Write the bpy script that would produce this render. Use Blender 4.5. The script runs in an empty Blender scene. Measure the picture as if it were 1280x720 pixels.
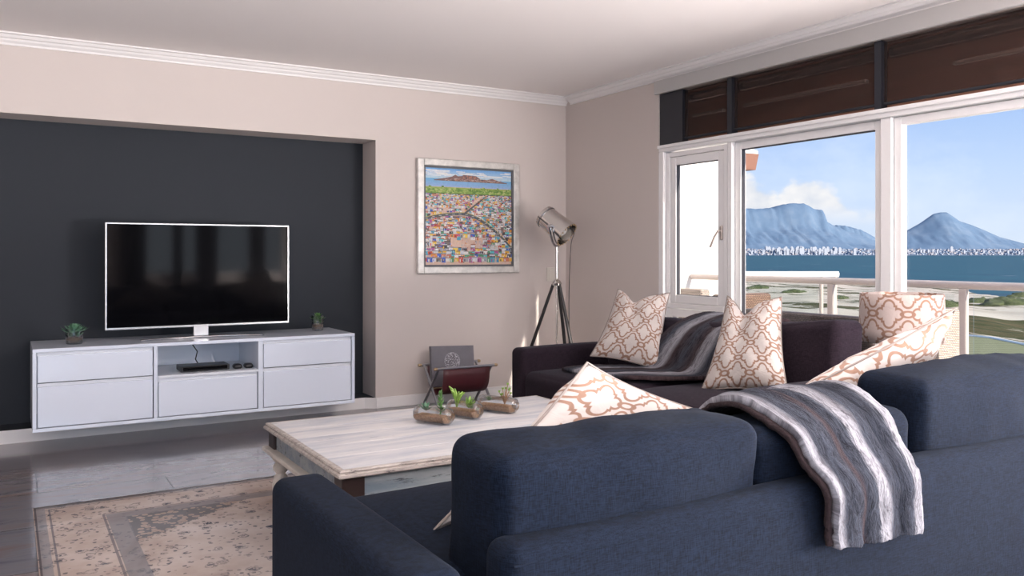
import bpy, bmesh, math, random
from mathutils import Vector, Matrix, noise as mn
C = bpy.context.scene.collection
R = math.radians
# ------------------------------------------------------------------ camera frame (world: +Y to the TV wall, +X to the sea)
F = 1053.0; HZ = 318.0; EYE = 1.2
RX, RY = .858, -.5135
FX, FY = .5135, .858
def at(px, py, t):
    a = (px-640)/F
    return Vector(((a*RX+FX)*t, (a*RY+FY)*t, EYE-(py-HZ)/F*t))
def atz(px, py, z):
    return at(px, py, (EYE-z)*F/(py-HZ))

# ------------------------------------------------------------------ materials
def nd(nt, kind, **kw):
    n = nt.nodes.new(kind)
    for k, v in kw.items():
        if k.startswith('_'): setattr(n, k[1:], v)
        else: n.inputs[k.replace('__', ' ')].default_value = v
    return n
def mat(name, col=(.5,.5,.5), rough=.5, metal=0, spec=.5, sheen=0, coat=0, bump=0, bscale=60, var=0, vscale=8, vcol=None, stretch=None, trans=0):
    m = bpy.data.materials.new(name); m.use_nodes = True
    nt = m.node_tree; b = nt.nodes['Principled BSDF']
    b.inputs['Base Color'].default_value = (*col, 1); b.inputs['Roughness'].default_value = rough
    b.inputs['Metallic'].default_value = metal; b.inputs['Specular IOR Level'].default_value = spec
    b.inputs['Sheen Weight'].default_value = sheen; b.inputs['Coat Weight'].default_value = coat
    b.inputs['Transmission Weight'].default_value = trans
    tc = nt.nodes.new('ShaderNodeTexCoord'); src = tc.outputs['Object']
    if stretch:
        mp = nd(nt, 'ShaderNodeMapping'); mp.inputs['Scale'].default_value = stretch
        nt.links.new(src, mp.inputs['Vector']); src = mp.outputs[0]
    if var or vcol:
        n = nd(nt, 'ShaderNodeTexNoise', Scale=vscale, Detail=6, Roughness=.6); nt.links.new(src, n.inputs['Vector'])
        r = nt.nodes.new('ShaderNodeValToRGB')
        c2 = vcol or tuple(min(1, c*(1+var)) for c in col); c1 = col if vcol else tuple(c*(1-var) for c in col)
        r.color_ramp.elements[0].position = .35; r.color_ramp.elements[0].color = (*c1, 1)
        r.color_ramp.elements[1].position = .65; r.color_ramp.elements[1].color = (*c2, 1)
        nt.links.new(n.outputs['Fac'], r.inputs[0]); nt.links.new(r.outputs[0], b.inputs['Base Color'])
    if bump:
        n = nd(nt, 'ShaderNodeTexNoise', Scale=bscale, Detail=4); nt.links.new(src, n.inputs['Vector'])
        bp = nd(nt, 'ShaderNodeBump', Strength=bump, Distance=.01); nt.links.new(n.outputs['Fac'], bp.inputs['Height'])
        nt.links.new(bp.outputs[0], b.inputs['Normal'])
    return m
def mathn(nt, op, a, b=None, c=None, clamp=False):
    n = nt.nodes.new('ShaderNodeMath'); n.operation = op; n.use_clamp = clamp
    for i, v in enumerate((a, b, c)):
        if v is None: continue
        if isinstance(v, (int, float)): n.inputs[i].default_value = v
        else: nt.links.new(v, n.inputs[i])
    return n.outputs[0]
def mixc(nt, f, a, b, blend='MIX'):
    n = nt.nodes.new('ShaderNodeMix'); n.data_type = 'RGBA'; n.blend_type = blend
    for i, v in ((0, f), (6, a), (7, b)):
        if isinstance(v, (int, float)): n.inputs[i].default_value = v
        elif isinstance(v, tuple): n.inputs[i].default_value = (*v, 1)
        else: nt.links.new(v, n.inputs[i])
    return n.outputs[2]
def ramp(nt, f, stops, interp='LINEAR'):
    r = nt.nodes.new('ShaderNodeValToRGB'); cr = r.color_ramp; cr.interpolation = interp
    while len(cr.elements) < len(stops): cr.elements.new(.5)
    for e, (p, c) in zip(cr.elements, stops): e.position = p; e.color = (*c, 1) if len(c) == 3 else c
    nt.links.new(f, r.inputs[0]); return r.outputs[0]

def woven(name, col, col2, scale=900, sheen=.3):
    m = mat(name, col, .95, spec=.15, sheen=sheen); nt = m.node_tree; b = nt.nodes['Principled BSDF']
    tc = nt.nodes.new('ShaderNodeTexCoord')
    outs = []
    for s in ((1, 1, .12), (.12, .12, 1), ):
        mp = nd(nt, 'ShaderNodeMapping'); mp.inputs['Scale'].default_value = s
        nt.links.new(tc.outputs['Object'], mp.inputs['Vector'])
        n = nd(nt, 'ShaderNodeTexNoise', Scale=scale*.5, Detail=2); nt.links.new(mp.outputs[0], n.inputs['Vector'])
        outs.append(n.outputs['Fac'])
    s = mathn(nt, 'ADD', outs[0], outs[1]); s = mathn(nt, 'MULTIPLY', s, .5)
    c = ramp(nt, s, [(.38, col), (.62, col2)])
    nt.links.new(c, b.inputs['Base Color'])
    b.inputs['Sheen Tint'].default_value = (.75, .85, 1, 1); b.inputs['Sheen Roughness'].default_value = .4
    bp = nd(nt, 'ShaderNodeBump', Strength=.35, Distance=.002); nt.links.new(s, bp.inputs['Height']); nt.links.new(bp.outputs[0], b.inputs['Normal'])
    return m

def trellis(name, ground, line, su=.163, sv=.16, wid=.021):
    """interlocking quatrefoil lattice on UVs given in metres"""
    m = mat(name, ground, .75, spec=.25, sheen=.15); nt = m.node_tree; b = nt.nodes['Principled BSDF']
    uv = nt.nodes.new('ShaderNodeUVMap'); sp = nt.nodes.new('ShaderNodeSeparateXYZ'); nt.links.new(uv.outputs[0], sp.inputs[0])
    x0 = mathn(nt, 'DIVIDE', sp.outputs[0], su); y0 = mathn(nt, 'DIVIDE', sp.outputs[1], sv)
    res = None
    for off in (0, .5):
        x = mathn(nt, 'ABSOLUTE', mathn(nt, 'SUBTRACT', mathn(nt, 'FRACT', mathn(nt, 'ADD', x0, 50+off)), .5))
        y = mathn(nt, 'ABSOLUTE', mathn(nt, 'SUBTRACT', mathn(nt, 'FRACT', mathn(nt, 'ADD', y0, 50+off)), .5))
        def circ(cx, cy, r):
            dx = mathn(nt, 'SUBTRACT', x, cx); dy = mathn(nt, 'SUBTRACT', y, cy)
            return mathn(nt, 'SUBTRACT', mathn(nt, 'SQRT', mathn(nt, 'ADD', mathn(nt, 'MULTIPLY', dx, dx), mathn(nt, 'MULTIPLY', dy, dy))), r)
        d = mathn(nt, 'MINIMUM', circ(.24, 0, .135), circ(0, .19, .15))
        d = mathn(nt, 'MINIMUM', d, mathn(nt, 'SUBTRACT', mathn(nt, 'MAXIMUM', x, y), .195))
        ex = mathn(nt, 'DIVIDE', mathn(nt, 'SUBTRACT', x, .5), .16); ey = mathn(nt, 'DIVIDE', y, .07)
        el = mathn(nt, 'MULTIPLY', mathn(nt, 'SUBTRACT', mathn(nt, 'SQRT', mathn(nt, 'ADD', mathn(nt, 'MULTIPLY', ex, ex), mathn(nt, 'MULTIPLY', ey, ey))), 1), .08)
        l = mathn(nt, 'MINIMUM', mathn(nt, 'ABSOLUTE', d), mathn(nt, 'ABSOLUTE', el))
        l = mathn(nt, 'SUBTRACT', 1, mathn(nt, 'DIVIDE', mathn(nt, 'SUBTRACT', l, wid), .012), clamp=True)
        l = mathn(nt, 'MINIMUM', mathn(nt, 'MAXIMUM', l, 0), 1)
        res = l if res is None else mathn(nt, 'MAXIMUM', res, l)
    c = mixc(nt, res, ground, line)
    nt.links.new(c, b.inputs['Base Color'])
    tc = nt.nodes.new('ShaderNodeTexCoord')
    n = nd(nt, 'ShaderNodeTexNoise', Scale=18, Detail=3, Distortion=1.2); nt.links.new(tc.outputs['Object'], n.inputs['Vector'])
    bp = nd(nt, 'ShaderNodeBump', Strength=.35, Distance=.012); nt.links.new(n.outputs['Fac'], bp.inputs['Height']); nt.links.new(bp.outputs[0], b.inputs['Normal'])
    return m

def thin_glass(name, tint=(1, 1, 1), refl=.06, ior=1.25, mx_=.35):
    m = bpy.data.materials.new(name); m.use_nodes = True; nt = m.node_tree; nt.nodes.clear()
    o = nt.nodes.new('ShaderNodeOutputMaterial'); t = nt.nodes.new('ShaderNodeBsdfTransparent'); g = nt.nodes.new('ShaderNodeBsdfGlossy')
    t.inputs[0].default_value = (*tint, 1); g.inputs['Roughness'].default_value = .02
    lw = nt.nodes.new('ShaderNodeFresnel'); lw.inputs[0].default_value = ior
    f = mathn(nt, 'MULTIPLY', lw.outputs[0], refl/.06); f = mathn(nt, 'MINIMUM', f, mx_)
    mx = nt.nodes.new('ShaderNodeMixShader'); nt.links.new(f, mx.inputs[0]); nt.links.new(t.outputs[0], mx.inputs[1]); nt.links.new(g.outputs[0], mx.inputs[2])
    nt.links.new(mx.outputs[0], o.inputs[0]); return m

M = {}
M['wall'] = mat('wall_paint', (.63, .567, .535), .8, spec=.2, bump=.04, bscale=220)
M['wall_dark'] = mat('slate_paint', (.030, .035, .043), .75, spec=.25, bump=.04, bscale=220)
M['ceiling'] = mat('ceiling_paint', (.88, .84, .825), .9, spec=.1)
M['trim'] = mat('white_trim', (.82, .80, .79), .45)
M['lintel'] = mat('lintel_paint', (.50, .49, .48), .7)
M['frame'] = mat('window_frame_white', (.88, .87, .87), .3, coat=.2)
M['gasket'] = mat('gasket', (.03, .03, .04), .6)
M['lacquer'] = mat('white_lacquer', (.74, .80, .90), .22, coat=.4)
M['lacquer_in'] = mat('white_lacquer_matt', (.70, .73, .78), .4)
M['black'] = mat('black_plastic', (.012, .012, .015), .35)
M['screen'] = mat('tv_screen', (.003, .003, .004), .06, spec=.13)
M['silver'] = mat('silver_bezel', (.80, .81, .83), .25, metal=.7)
M['chrome'] = mat('chrome', (.78, .75, .72), .12, metal=1)
M['chrome_dark'] = mat('smoked_chrome', (.42, .42, .44), .15, metal=1)
M['blackwood'] = mat('black_wood', (.012, .011, .012), .4)
M['cable'] = mat('cable_black', (.02, .02, .02), .5)
M['plate'] = mat('switch_plastic', (.66, .62, .56), .4)
M['navy'] = woven('navy_fabric', (.002, .0036, .0082), (.0064, .0118, .026), sheen=.02)
M['plum'] = woven('navy_fabric_warm_cast', (.010, .0065, .0105), (.026, .017, .025), sheen=.05)  # navy cloth again, with the warm room light tinted into its colour
M['trellis'] = trellis('trellis_cotton', (.52, .475, .45), (.27, .16, .115))
M['piping'] = mat('cream_piping', (.26, .22, .20), .8)
M['shade'] = trellis('trellis_lampshade', (.48, .40, .37), (.27, .155, .11), su=.165, sv=.20, wid=.021)
M['glass'] = thin_glass('window_glass', (.99, .995, 1), .04)
M['rail_glass'] = thin_glass('railing_glass', (.96, .98, .97), .04)
M['jar'] = thin_glass('jar_glass', (.88, .91, .93), .14, 1.45, .7)
M['leather'] = mat('maroon_leather', (.075, .014, .018), .38, bump=.2, bscale=150)
M['rackmetal'] = mat('brushed_steel', (.38, .38, .40), .3, metal=.9)
M['brass'] = mat('brass_cap', (.55, .40, .24), .3, metal=.9)
M['bookcover'] = mat('grey_book_cover', (.16, .15, .17), .35, var=.1)
M['paper'] = mat('paper', (.75, .72, .68), .8)
M['sand_fill'] = mat('orange_gravel', (.40, .20, .10), .9, bump=.8, bscale=300, vcol=(.62, .38, .22), vscale=120)
M['soil'] = mat('gravel_soil', (.06, .04, .03), .95, bump=.8, bscale=200, vcol=(.25, .16, .10), vscale=150)
M['leaf'] = mat('leaf_green', (.06, .16, .045), .45, vcol=(.14, .28, .08), vscale=30)
M['leaf_blue'] = mat('succulent_green', (.07, .20, .12), .45, vcol=(.18, .36, .22), vscale=25)
M['leaf_lime'] = mat('lime_leaf', (.16, .32, .05), .45, vcol=(.30, .45, .10), vscale=30)
M['leaf_red'] = mat('red_tipped_leaf', (.30, .16, .08), .5)
M['stem'] = mat('brown_stem', (.25, .16, .09), .7)
M['wicker'] = None
M['rail'] = mat('powder_coated_rail', (.42, .36, .33), .4)
M['white_out'] = mat('white_render', (.80, .77, .74), .8)
M['terracotta'] = mat('terracotta_box', (.20, .09, .06), .7)
M['balcony'] = mat('balcony_tiles', (.68, .63, .58), .5)
M['outcush'] = mat('outdoor_cushion', (.62, .60, .62), .9)
M['curtain'] = mat('dark_curtain', (.02, .018, .02), .9)
M['brownboard'] = mat('brown_board', (.34, .17, .12), .6, var=.25, vscale=3, stretch=(1, .3, 6))
M['bar'] = mat('dark_bar', (.012, .014, .022), .5)
M['rooflawn'] = None

def blind_mat():
    m = bpy.data.materials.new('mesh_blind'); m.use_nodes = True; nt = m.node_tree; b = nt.nodes['Principled BSDF']
    b.inputs['Base Color'].default_value = (.035, .024, .022, 1); b.inputs['Roughness'].default_value = .8
    o = nt.nodes['Material Output']; t = nt.nodes.new('ShaderNodeBsdfTransparent'); t.inputs[0].default_value = (.85, .75, .7, 1)
    mx = nt.nodes.new('ShaderNodeMixShader'); mx.inputs[0].default_value = .42
    nt.links.new(b.outputs[0], mx.inputs[2]); nt.links.new(t.outputs[0], mx.inputs[1]); nt.links.new(mx.outputs[0], o.inputs[0]); return m
M['blind'] = blind_mat()

def floor_mat():
    m = mat('polished_floor_tiles', (.2, .19, .2), .16, spec=.55, coat=.25); nt = m.node_tree; b = nt.nodes['Principled BSDF']
    tc = nt.nodes.new('ShaderNodeTexCoord'); mp = nd(nt, 'ShaderNodeMapping'); mp.inputs['Location'].default_value = (-.13, .54, 0)
    nt.links.new(tc.outputs['Object'], mp.inputs[0])
    br = nd(nt, 'ShaderNodeTexBrick', Scale=1.0); br.offset = .5
    br.inputs['Brick Width'].default_value = 1.2; br.inputs['Row Height'].default_value = .6; br.inputs['Mortar Size'].default_value = .0035
    br.inputs['Color1'].default_value = (.165, .165, .19, 1); br.inputs['Color2'].default_value = (.21, .195, .205, 1); br.inputs['Mortar'].default_value = (.10, .09, .09, 1)
    nt.links.new(mp.outputs[0], br.inputs[0])
    mp2 = nd(nt, 'ShaderNodeMapping'); mp2.inputs['Scale'].default_value = (1.1, 5, 1); nt.links.new(tc.outputs['Object'], mp2.inputs[0])
    n = nd(nt, 'ShaderNodeTexNoise', Scale=1.6, Detail=8, Roughness=.62, Distortion=.8); nt.links.new(mp2.outputs[0], n.inputs[0])
    c = ramp(nt, n.outputs['Fac'], [(.3, (.60, .62, .70)), (.5, (1, 1, 1)), (.68, (1.0, .80, .70))])
    c = mixc(nt, 1.0, br.outputs['Color'], c, 'MULTIPLY'); nt.links.new(c, b.inputs['Base Color'])
    r = mathn(nt, 'MULTIPLY_ADD', n.outputs['Fac'], .16, .08); nt.links.new(r, b.inputs['Roughness'])
    return m
M['floor'] = floor_mat()

def rug_mat(x0, x1, y0, y1):
    m = mat('faded_oriental_rug', (.5, .4, .35), .95, spec=.1); nt = m.node_tree; b = nt.nodes['Principled BSDF']
    uv = nt.nodes.new('ShaderNodeUVMap'); sp = nt.nodes.new('ShaderNodeSeparateXYZ'); nt.links.new(uv.outputs[0], sp.inputs[0])
    x, y = sp.outputs[0], sp.outputs[1]; W = x1-x0; H = y1-y0
    def noise(scale, detail=4, rough=.5, dist=0.):
        n = nd(nt, 'ShaderNodeTexNoise', Scale=scale, Detail=detail, Roughness=rough, Distortion=dist); nt.links.new(uv.outputs[0], n.inputs[0]); return n.outputs['Fac']
    # distance to the nearest rug edge
    ex = mathn(nt, 'MINIMUM', x, mathn(nt, 'SUBTRACT', W, x)); ey = mathn(nt, 'MINIMUM', y, mathn(nt, 'SUBTRACT', H, y)); e = mathn(nt, 'MINIMUM', ex, ey)
    base = ramp(nt, noise(2.2, 6, .6), [(.3, (.36, .30, .28)), (.5, (.50, .44, .41)), (.7, (.58, .54, .53))])
    # flower cells
    vo = nd(nt, 'ShaderNodeTexVoronoi', Scale=12); nt.links.new(uv.outputs[0], vo.inputs[0])
    ve = nt.nodes.new('ShaderNodeTexVoronoi'); ve.feature = 'DISTANCE_TO_EDGE'; ve.inputs['Scale'].default_value = 12; nt.links.new(uv.outputs[0], ve.inputs[0])
    wob = noise(45, 3, .6)
    ring = mathn(nt, 'ABSOLUTE', mathn(nt, 'SUBTRACT', mathn(nt, 'ADD', vo.outputs['Distance'], mathn(nt, 'MULTIPLY', wob, .35)), .46))
    ring = mathn(nt, 'SUBTRACT', 1, mathn(nt, 'DIVIDE', ring, .045), clamp=True)
    cell = nt.nodes.new('ShaderNodeSeparateColor'); nt.links.new(vo.outputs['Color'], cell.inputs[0])
    blob = mathn(nt, 'LESS_THAN', mathn(nt, 'ADD', vo.outputs['Distance'], mathn(nt, 'MULTIPLY', wob, .7)), .55)
    pick = mathn(nt, 'GREATER_THAN', cell.outputs[0], .30)
    v2 = nd(nt, 'ShaderNodeTexVoronoi', Scale=30); nt.links.new(uv.outputs[0], v2.inputs[0])
    small = mathn(nt, 'LESS_THAN', mathn(nt, 'ADD', v2.outputs['Distance'], mathn(nt, 'MULTIPLY', wob, .5)), .50)
    wear = ramp(nt, noise(3.5, 8, .7), [(.40, (0, 0, 0)), (.60, (1, 1, 1))])
    wear2 = ramp(nt, noise(28, 4, .7), [(.38, (0, 0, 0)), (.55, (1, 1, 1))])
    dark = mathn(nt, 'MAXIMUM', ring, mathn(nt, 'MULTIPLY', blob, pick)); dark = mathn(nt, 'MAXIMUM', dark, mathn(nt, 'MULTIPLY', small, .8))
    dark = mathn(nt, 'MULTIPLY', dark, mathn(nt, 'MULTIPLY_ADD', wear, .35, .65)); dark = mathn(nt, 'MULTIPLY', dark, mathn(nt, 'MULTIPLY_ADD', wear2, .7, .3))
    c = mixc(nt, dark, base, (.045, .06, .095))
    # field (grey-blue spandrels) and border strips
    fld = mathn(nt, 'GREATER_THAN', e, .36)
    cx = mathn(nt, 'ABSOLUTE', mathn(nt, 'DIVIDE', mathn(nt, 'SUBTRACT', x, W/2), W/2)); cy = mathn(nt, 'ABSOLUTE', mathn(nt, 'DIVIDE', mathn(nt, 'SUBTRACT', y, H/2), H/2))
    dm = mathn(nt, 'ADD', mathn(nt, 'ADD', cx, cy), mathn(nt, 'MULTIPLY', wob, .12))
    span = mathn(nt, 'MULTIPLY', mathn(nt, 'GREATER_THAN', dm, 1.10), fld)
    v3 = mathn(nt, 'LESS_THAN', v2.outputs['Distance'], .42)
    sc = mixc(nt, mathn(nt, 'MULTIPLY', v3, .75), (.15, .165, .19), (.50, .40, .35))
    c = mixc(nt, mathn(nt, 'MULTIPLY', span, .85), c, sc)
    for a, w, col, f in ((.030, .018, (.22, .25, .30), .65), (.325, .040, (.22, .23, .26), .75), (.065, .004, (.12, .13, .17), .7), (.275, .005, (.14, .14, .17), .7), (.008, .004, (.06, .07, .1), .8)):
        s = mathn(nt, 'LESS_THAN', mathn(nt, 'ABSOLUTE', mathn(nt, 'SUBTRACT', e, a)), w)
        c = mixc(nt, mathn(nt, 'MULTIPLY', s, f), c, col)
    br = ramp(nt, noise(1.3, 5, .6, .5), [(.42, (1, 1, 1)), (.66, (.55, .42, .34))]); c = mixc(nt, .75, c, br, 'MULTIPLY')
    nt.links.new(c, b.inputs['Base Color'])
    bp = nd(nt, 'ShaderNodeBump', Strength=.5, Distance=.003); nt.links.new(noise(350, 2), bp.inputs['Height']); nt.links.new(bp.outputs[0], b.inputs['Normal'])
    return m

def distressed(name, c1, c2, worn, amt=.62, stretch=(1, 7, 7)):
    m = mat(name, c1, .45, spec=.4); nt = m.node_tree; b = nt.nodes['Principled BSDF']
    tc = nt.nodes.new('ShaderNodeTexCoord'); mp = nd(nt, 'ShaderNodeMapping'); mp.inputs['Scale'].default_value = stretch; nt.links.new(tc.outputs['Object'], mp.inputs[0])
    n = nd(nt, 'ShaderNodeTexNoise', Scale=1.7, Detail=10, Roughness=.68, Distortion=.5); nt.links.new(mp.outputs[0], n.inputs[0])
    n2 = nd(nt, 'ShaderNodeTexNoise', Scale=3.2, Detail=12, Roughness=.8, Distortion=.2); nt.links.new(mp.outputs[0], n2.inputs[0])
    c = ramp(nt, n.outputs['Fac'], [(.35, c2), (.58, c1)])
    w = ramp(nt, n2.outputs['Fac'], [(amt, (0, 0, 0)), (amt+.03, (1, 1, 1))])
    c = mixc(nt, w, c, worn); nt.links.new(c, b.inputs['Base Color'])
    bp = nd(nt, 'ShaderNodeBump', Strength=.3, Distance=.004); nt.links.new(n2.outputs['Fac'], bp.inputs['Height']); nt.links.new(bp.outputs[0], b.inputs['Normal'])
    return m
M['tabletop'] = distressed('whitewashed_boards', (.62, .61, .61), (.38, .41, .47), (.12, .14, .18), .62)
M['apron'] = distressed('shaded_whitewash_apron', (.27, .29, .30), (.13, .17, .21), (.035, .04, .05), .56)  # whitewash tones darkened to stand in for shade on the near side
M['edgewood'] = distressed('worn_edge', (.46, .42, .39), (.28, .25, .23), (.05, .045, .045), .56, (6, 30, 30))
M['darkblock'] = mat('dark_wood_block', (.022, .012, .011), .4)
M['tleg'] = distressed('painted_leg', (.50, .46, .41), (.38, .35, .32), (.1, .07, .05), .64, (5, 5, 5))

def wicker_mat(name, c1, c2):
    m = mat(name, c1, .6); nt = m.node_tree; b = nt.nodes['Principled BSDF']; tc = nt.nodes.new('ShaderNodeTexCoord')
    br = nd(nt, 'ShaderNodeTexBrick', Scale=22); br.inputs['Brick Width'].default_value = .6; br.inputs['Row Height'].default_value = .28; br.inputs['Mortar Size'].default_value = .05
    br.inputs['Color1'].default_value = (*c1, 1); br.inputs['Color2'].default_value = (*c2, 1); br.inputs['Mortar'].default_value = (c1[0]*.3, c1[1]*.3, c1[2]*.3, 1)
    sp = nt.nodes.new('ShaderNodeSeparateXYZ'); nt.links.new(tc.outputs['Object'], sp.inputs[0]); cb = nt.nodes.new('ShaderNodeCombineXYZ')
    nt.links.new(mathn(nt, 'ADD', sp.outputs[0], sp.outputs[1]), cb.inputs[0]); nt.links.new(sp.outputs[2], cb.inputs[1]); nt.links.new(cb.outputs[0], br.inputs[0])
    nt.links.new(br.outputs['Color'], b.inputs['Base Color']); bp = nd(nt, 'ShaderNodeBump', Strength=1, Distance=.01)
    nt.links.new(mathn(nt, 'SUBTRACT', 1, br.outputs['Fac']), bp.inputs['Height']); nt.links.new(bp.outputs[0], b.inputs['Normal']); return m
M['wicker'] = wicker_mat('brown_wicker', (.17, .10, .065), (.24, .145, .10))
M['wicker_dark'] = wicker_mat('dark_wicker', (.06, .04, .035), (.10, .07, .06))
M['wicker_pale'] = wicker_mat('pale_wicker', (.42, .34, .28), (.52, .44, .38))

def stripes_mat(name, stops):
    """fur throw; stripes follow UV.x (0..1 across the throw)"""
    m = mat(name, (.3, .3, .35), .95, spec=.05, sheen=.04); nt = m.node_tree; b = nt.nodes['Principled BSDF']
    uv = nt.nodes.new('ShaderNodeUVMap'); sp = nt.nodes.new('ShaderNodeSeparateXYZ'); nt.links.new(uv.outputs[0], sp.inputs[0])
    mp = nd(nt, 'ShaderNodeMapping'); mp.inputs['Scale'].default_value = (26, 7, 1); nt.links.new(uv.outputs[0], mp.inputs[0])
    n = nd(nt, 'ShaderNodeTexNoise', Scale=.8, Detail=7, Roughness=.7, Distortion=1.6); nt.links.new(mp.outputs[0], n.inputs[0])
    n2 = nd(nt, 'ShaderNodeTexNoise', Scale=5.0, Detail=6, Roughness=.7, Distortion=.6); nt.links.new(mp.outputs[0], n2.inputs[0])
    x = mathn(nt, 'ADD', sp.outputs[0], mathn(nt, 'MULTIPLY', mathn(nt, 'SUBTRACT', n.outputs['Fac'], .5), .10))
    c = ramp(nt, x, stops); k = ramp(nt, n.outputs['Fac'], [(.36, (.22, .20, .22)), (.54, (1.0, 1.0, 1.0))]); c = mixc(nt, .8, c, k, 'MULTIPLY')
    k = ramp(nt, n2.outputs['Fac'], [(.3, (.6, .6, .6)), (.6, (1, 1, 1))]); c = mixc(nt, .7, c, k, 'MULTIPLY')
    nt.links.new(c, b.inputs['Base Color'])
    h = mathn(nt, 'ADD', n.outputs['Fac'], mathn(nt, 'MULTIPLY', n2.outputs['Fac'], .35))
    bp = nd(nt, 'ShaderNodeBump', Strength=.9, Distance=.02); nt.links.new(h, bp.inputs['Height']); nt.links.new(bp.outputs[0], b.inputs['Normal']); return m
WS, GS, BS, DS = (.36, .36, .40), (.056, .063, .086), (.060, .040, .044), (.028, .033, .05)
M['fur'] = stripes_mat('striped_faux_fur', [(0, WS), (.05, WS), (.11, GS), (.24, GS), (.29, BS), (.35, DS), (.42, GS), (.46, GS), (.50, WS), (.57, WS), (.62, GS), (.78, DS), (.88, GS), (.93, WS), (1, WS)])
M['fur2'] = stripes_mat('brown_striped_faux_fur', [(0, BS), (.12, GS), (.22, WS), (.30, WS), (.36, BS), (.50, GS), (.64, BS), (.70, WS), (.78, WS), (.85, GS), (1, BS)])
M['fur_dark'] = mat('brown_plush_backing', (.035, .024, .026), .95, spec=.05, sheen=.03, bump=.8, bscale=80)

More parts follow.
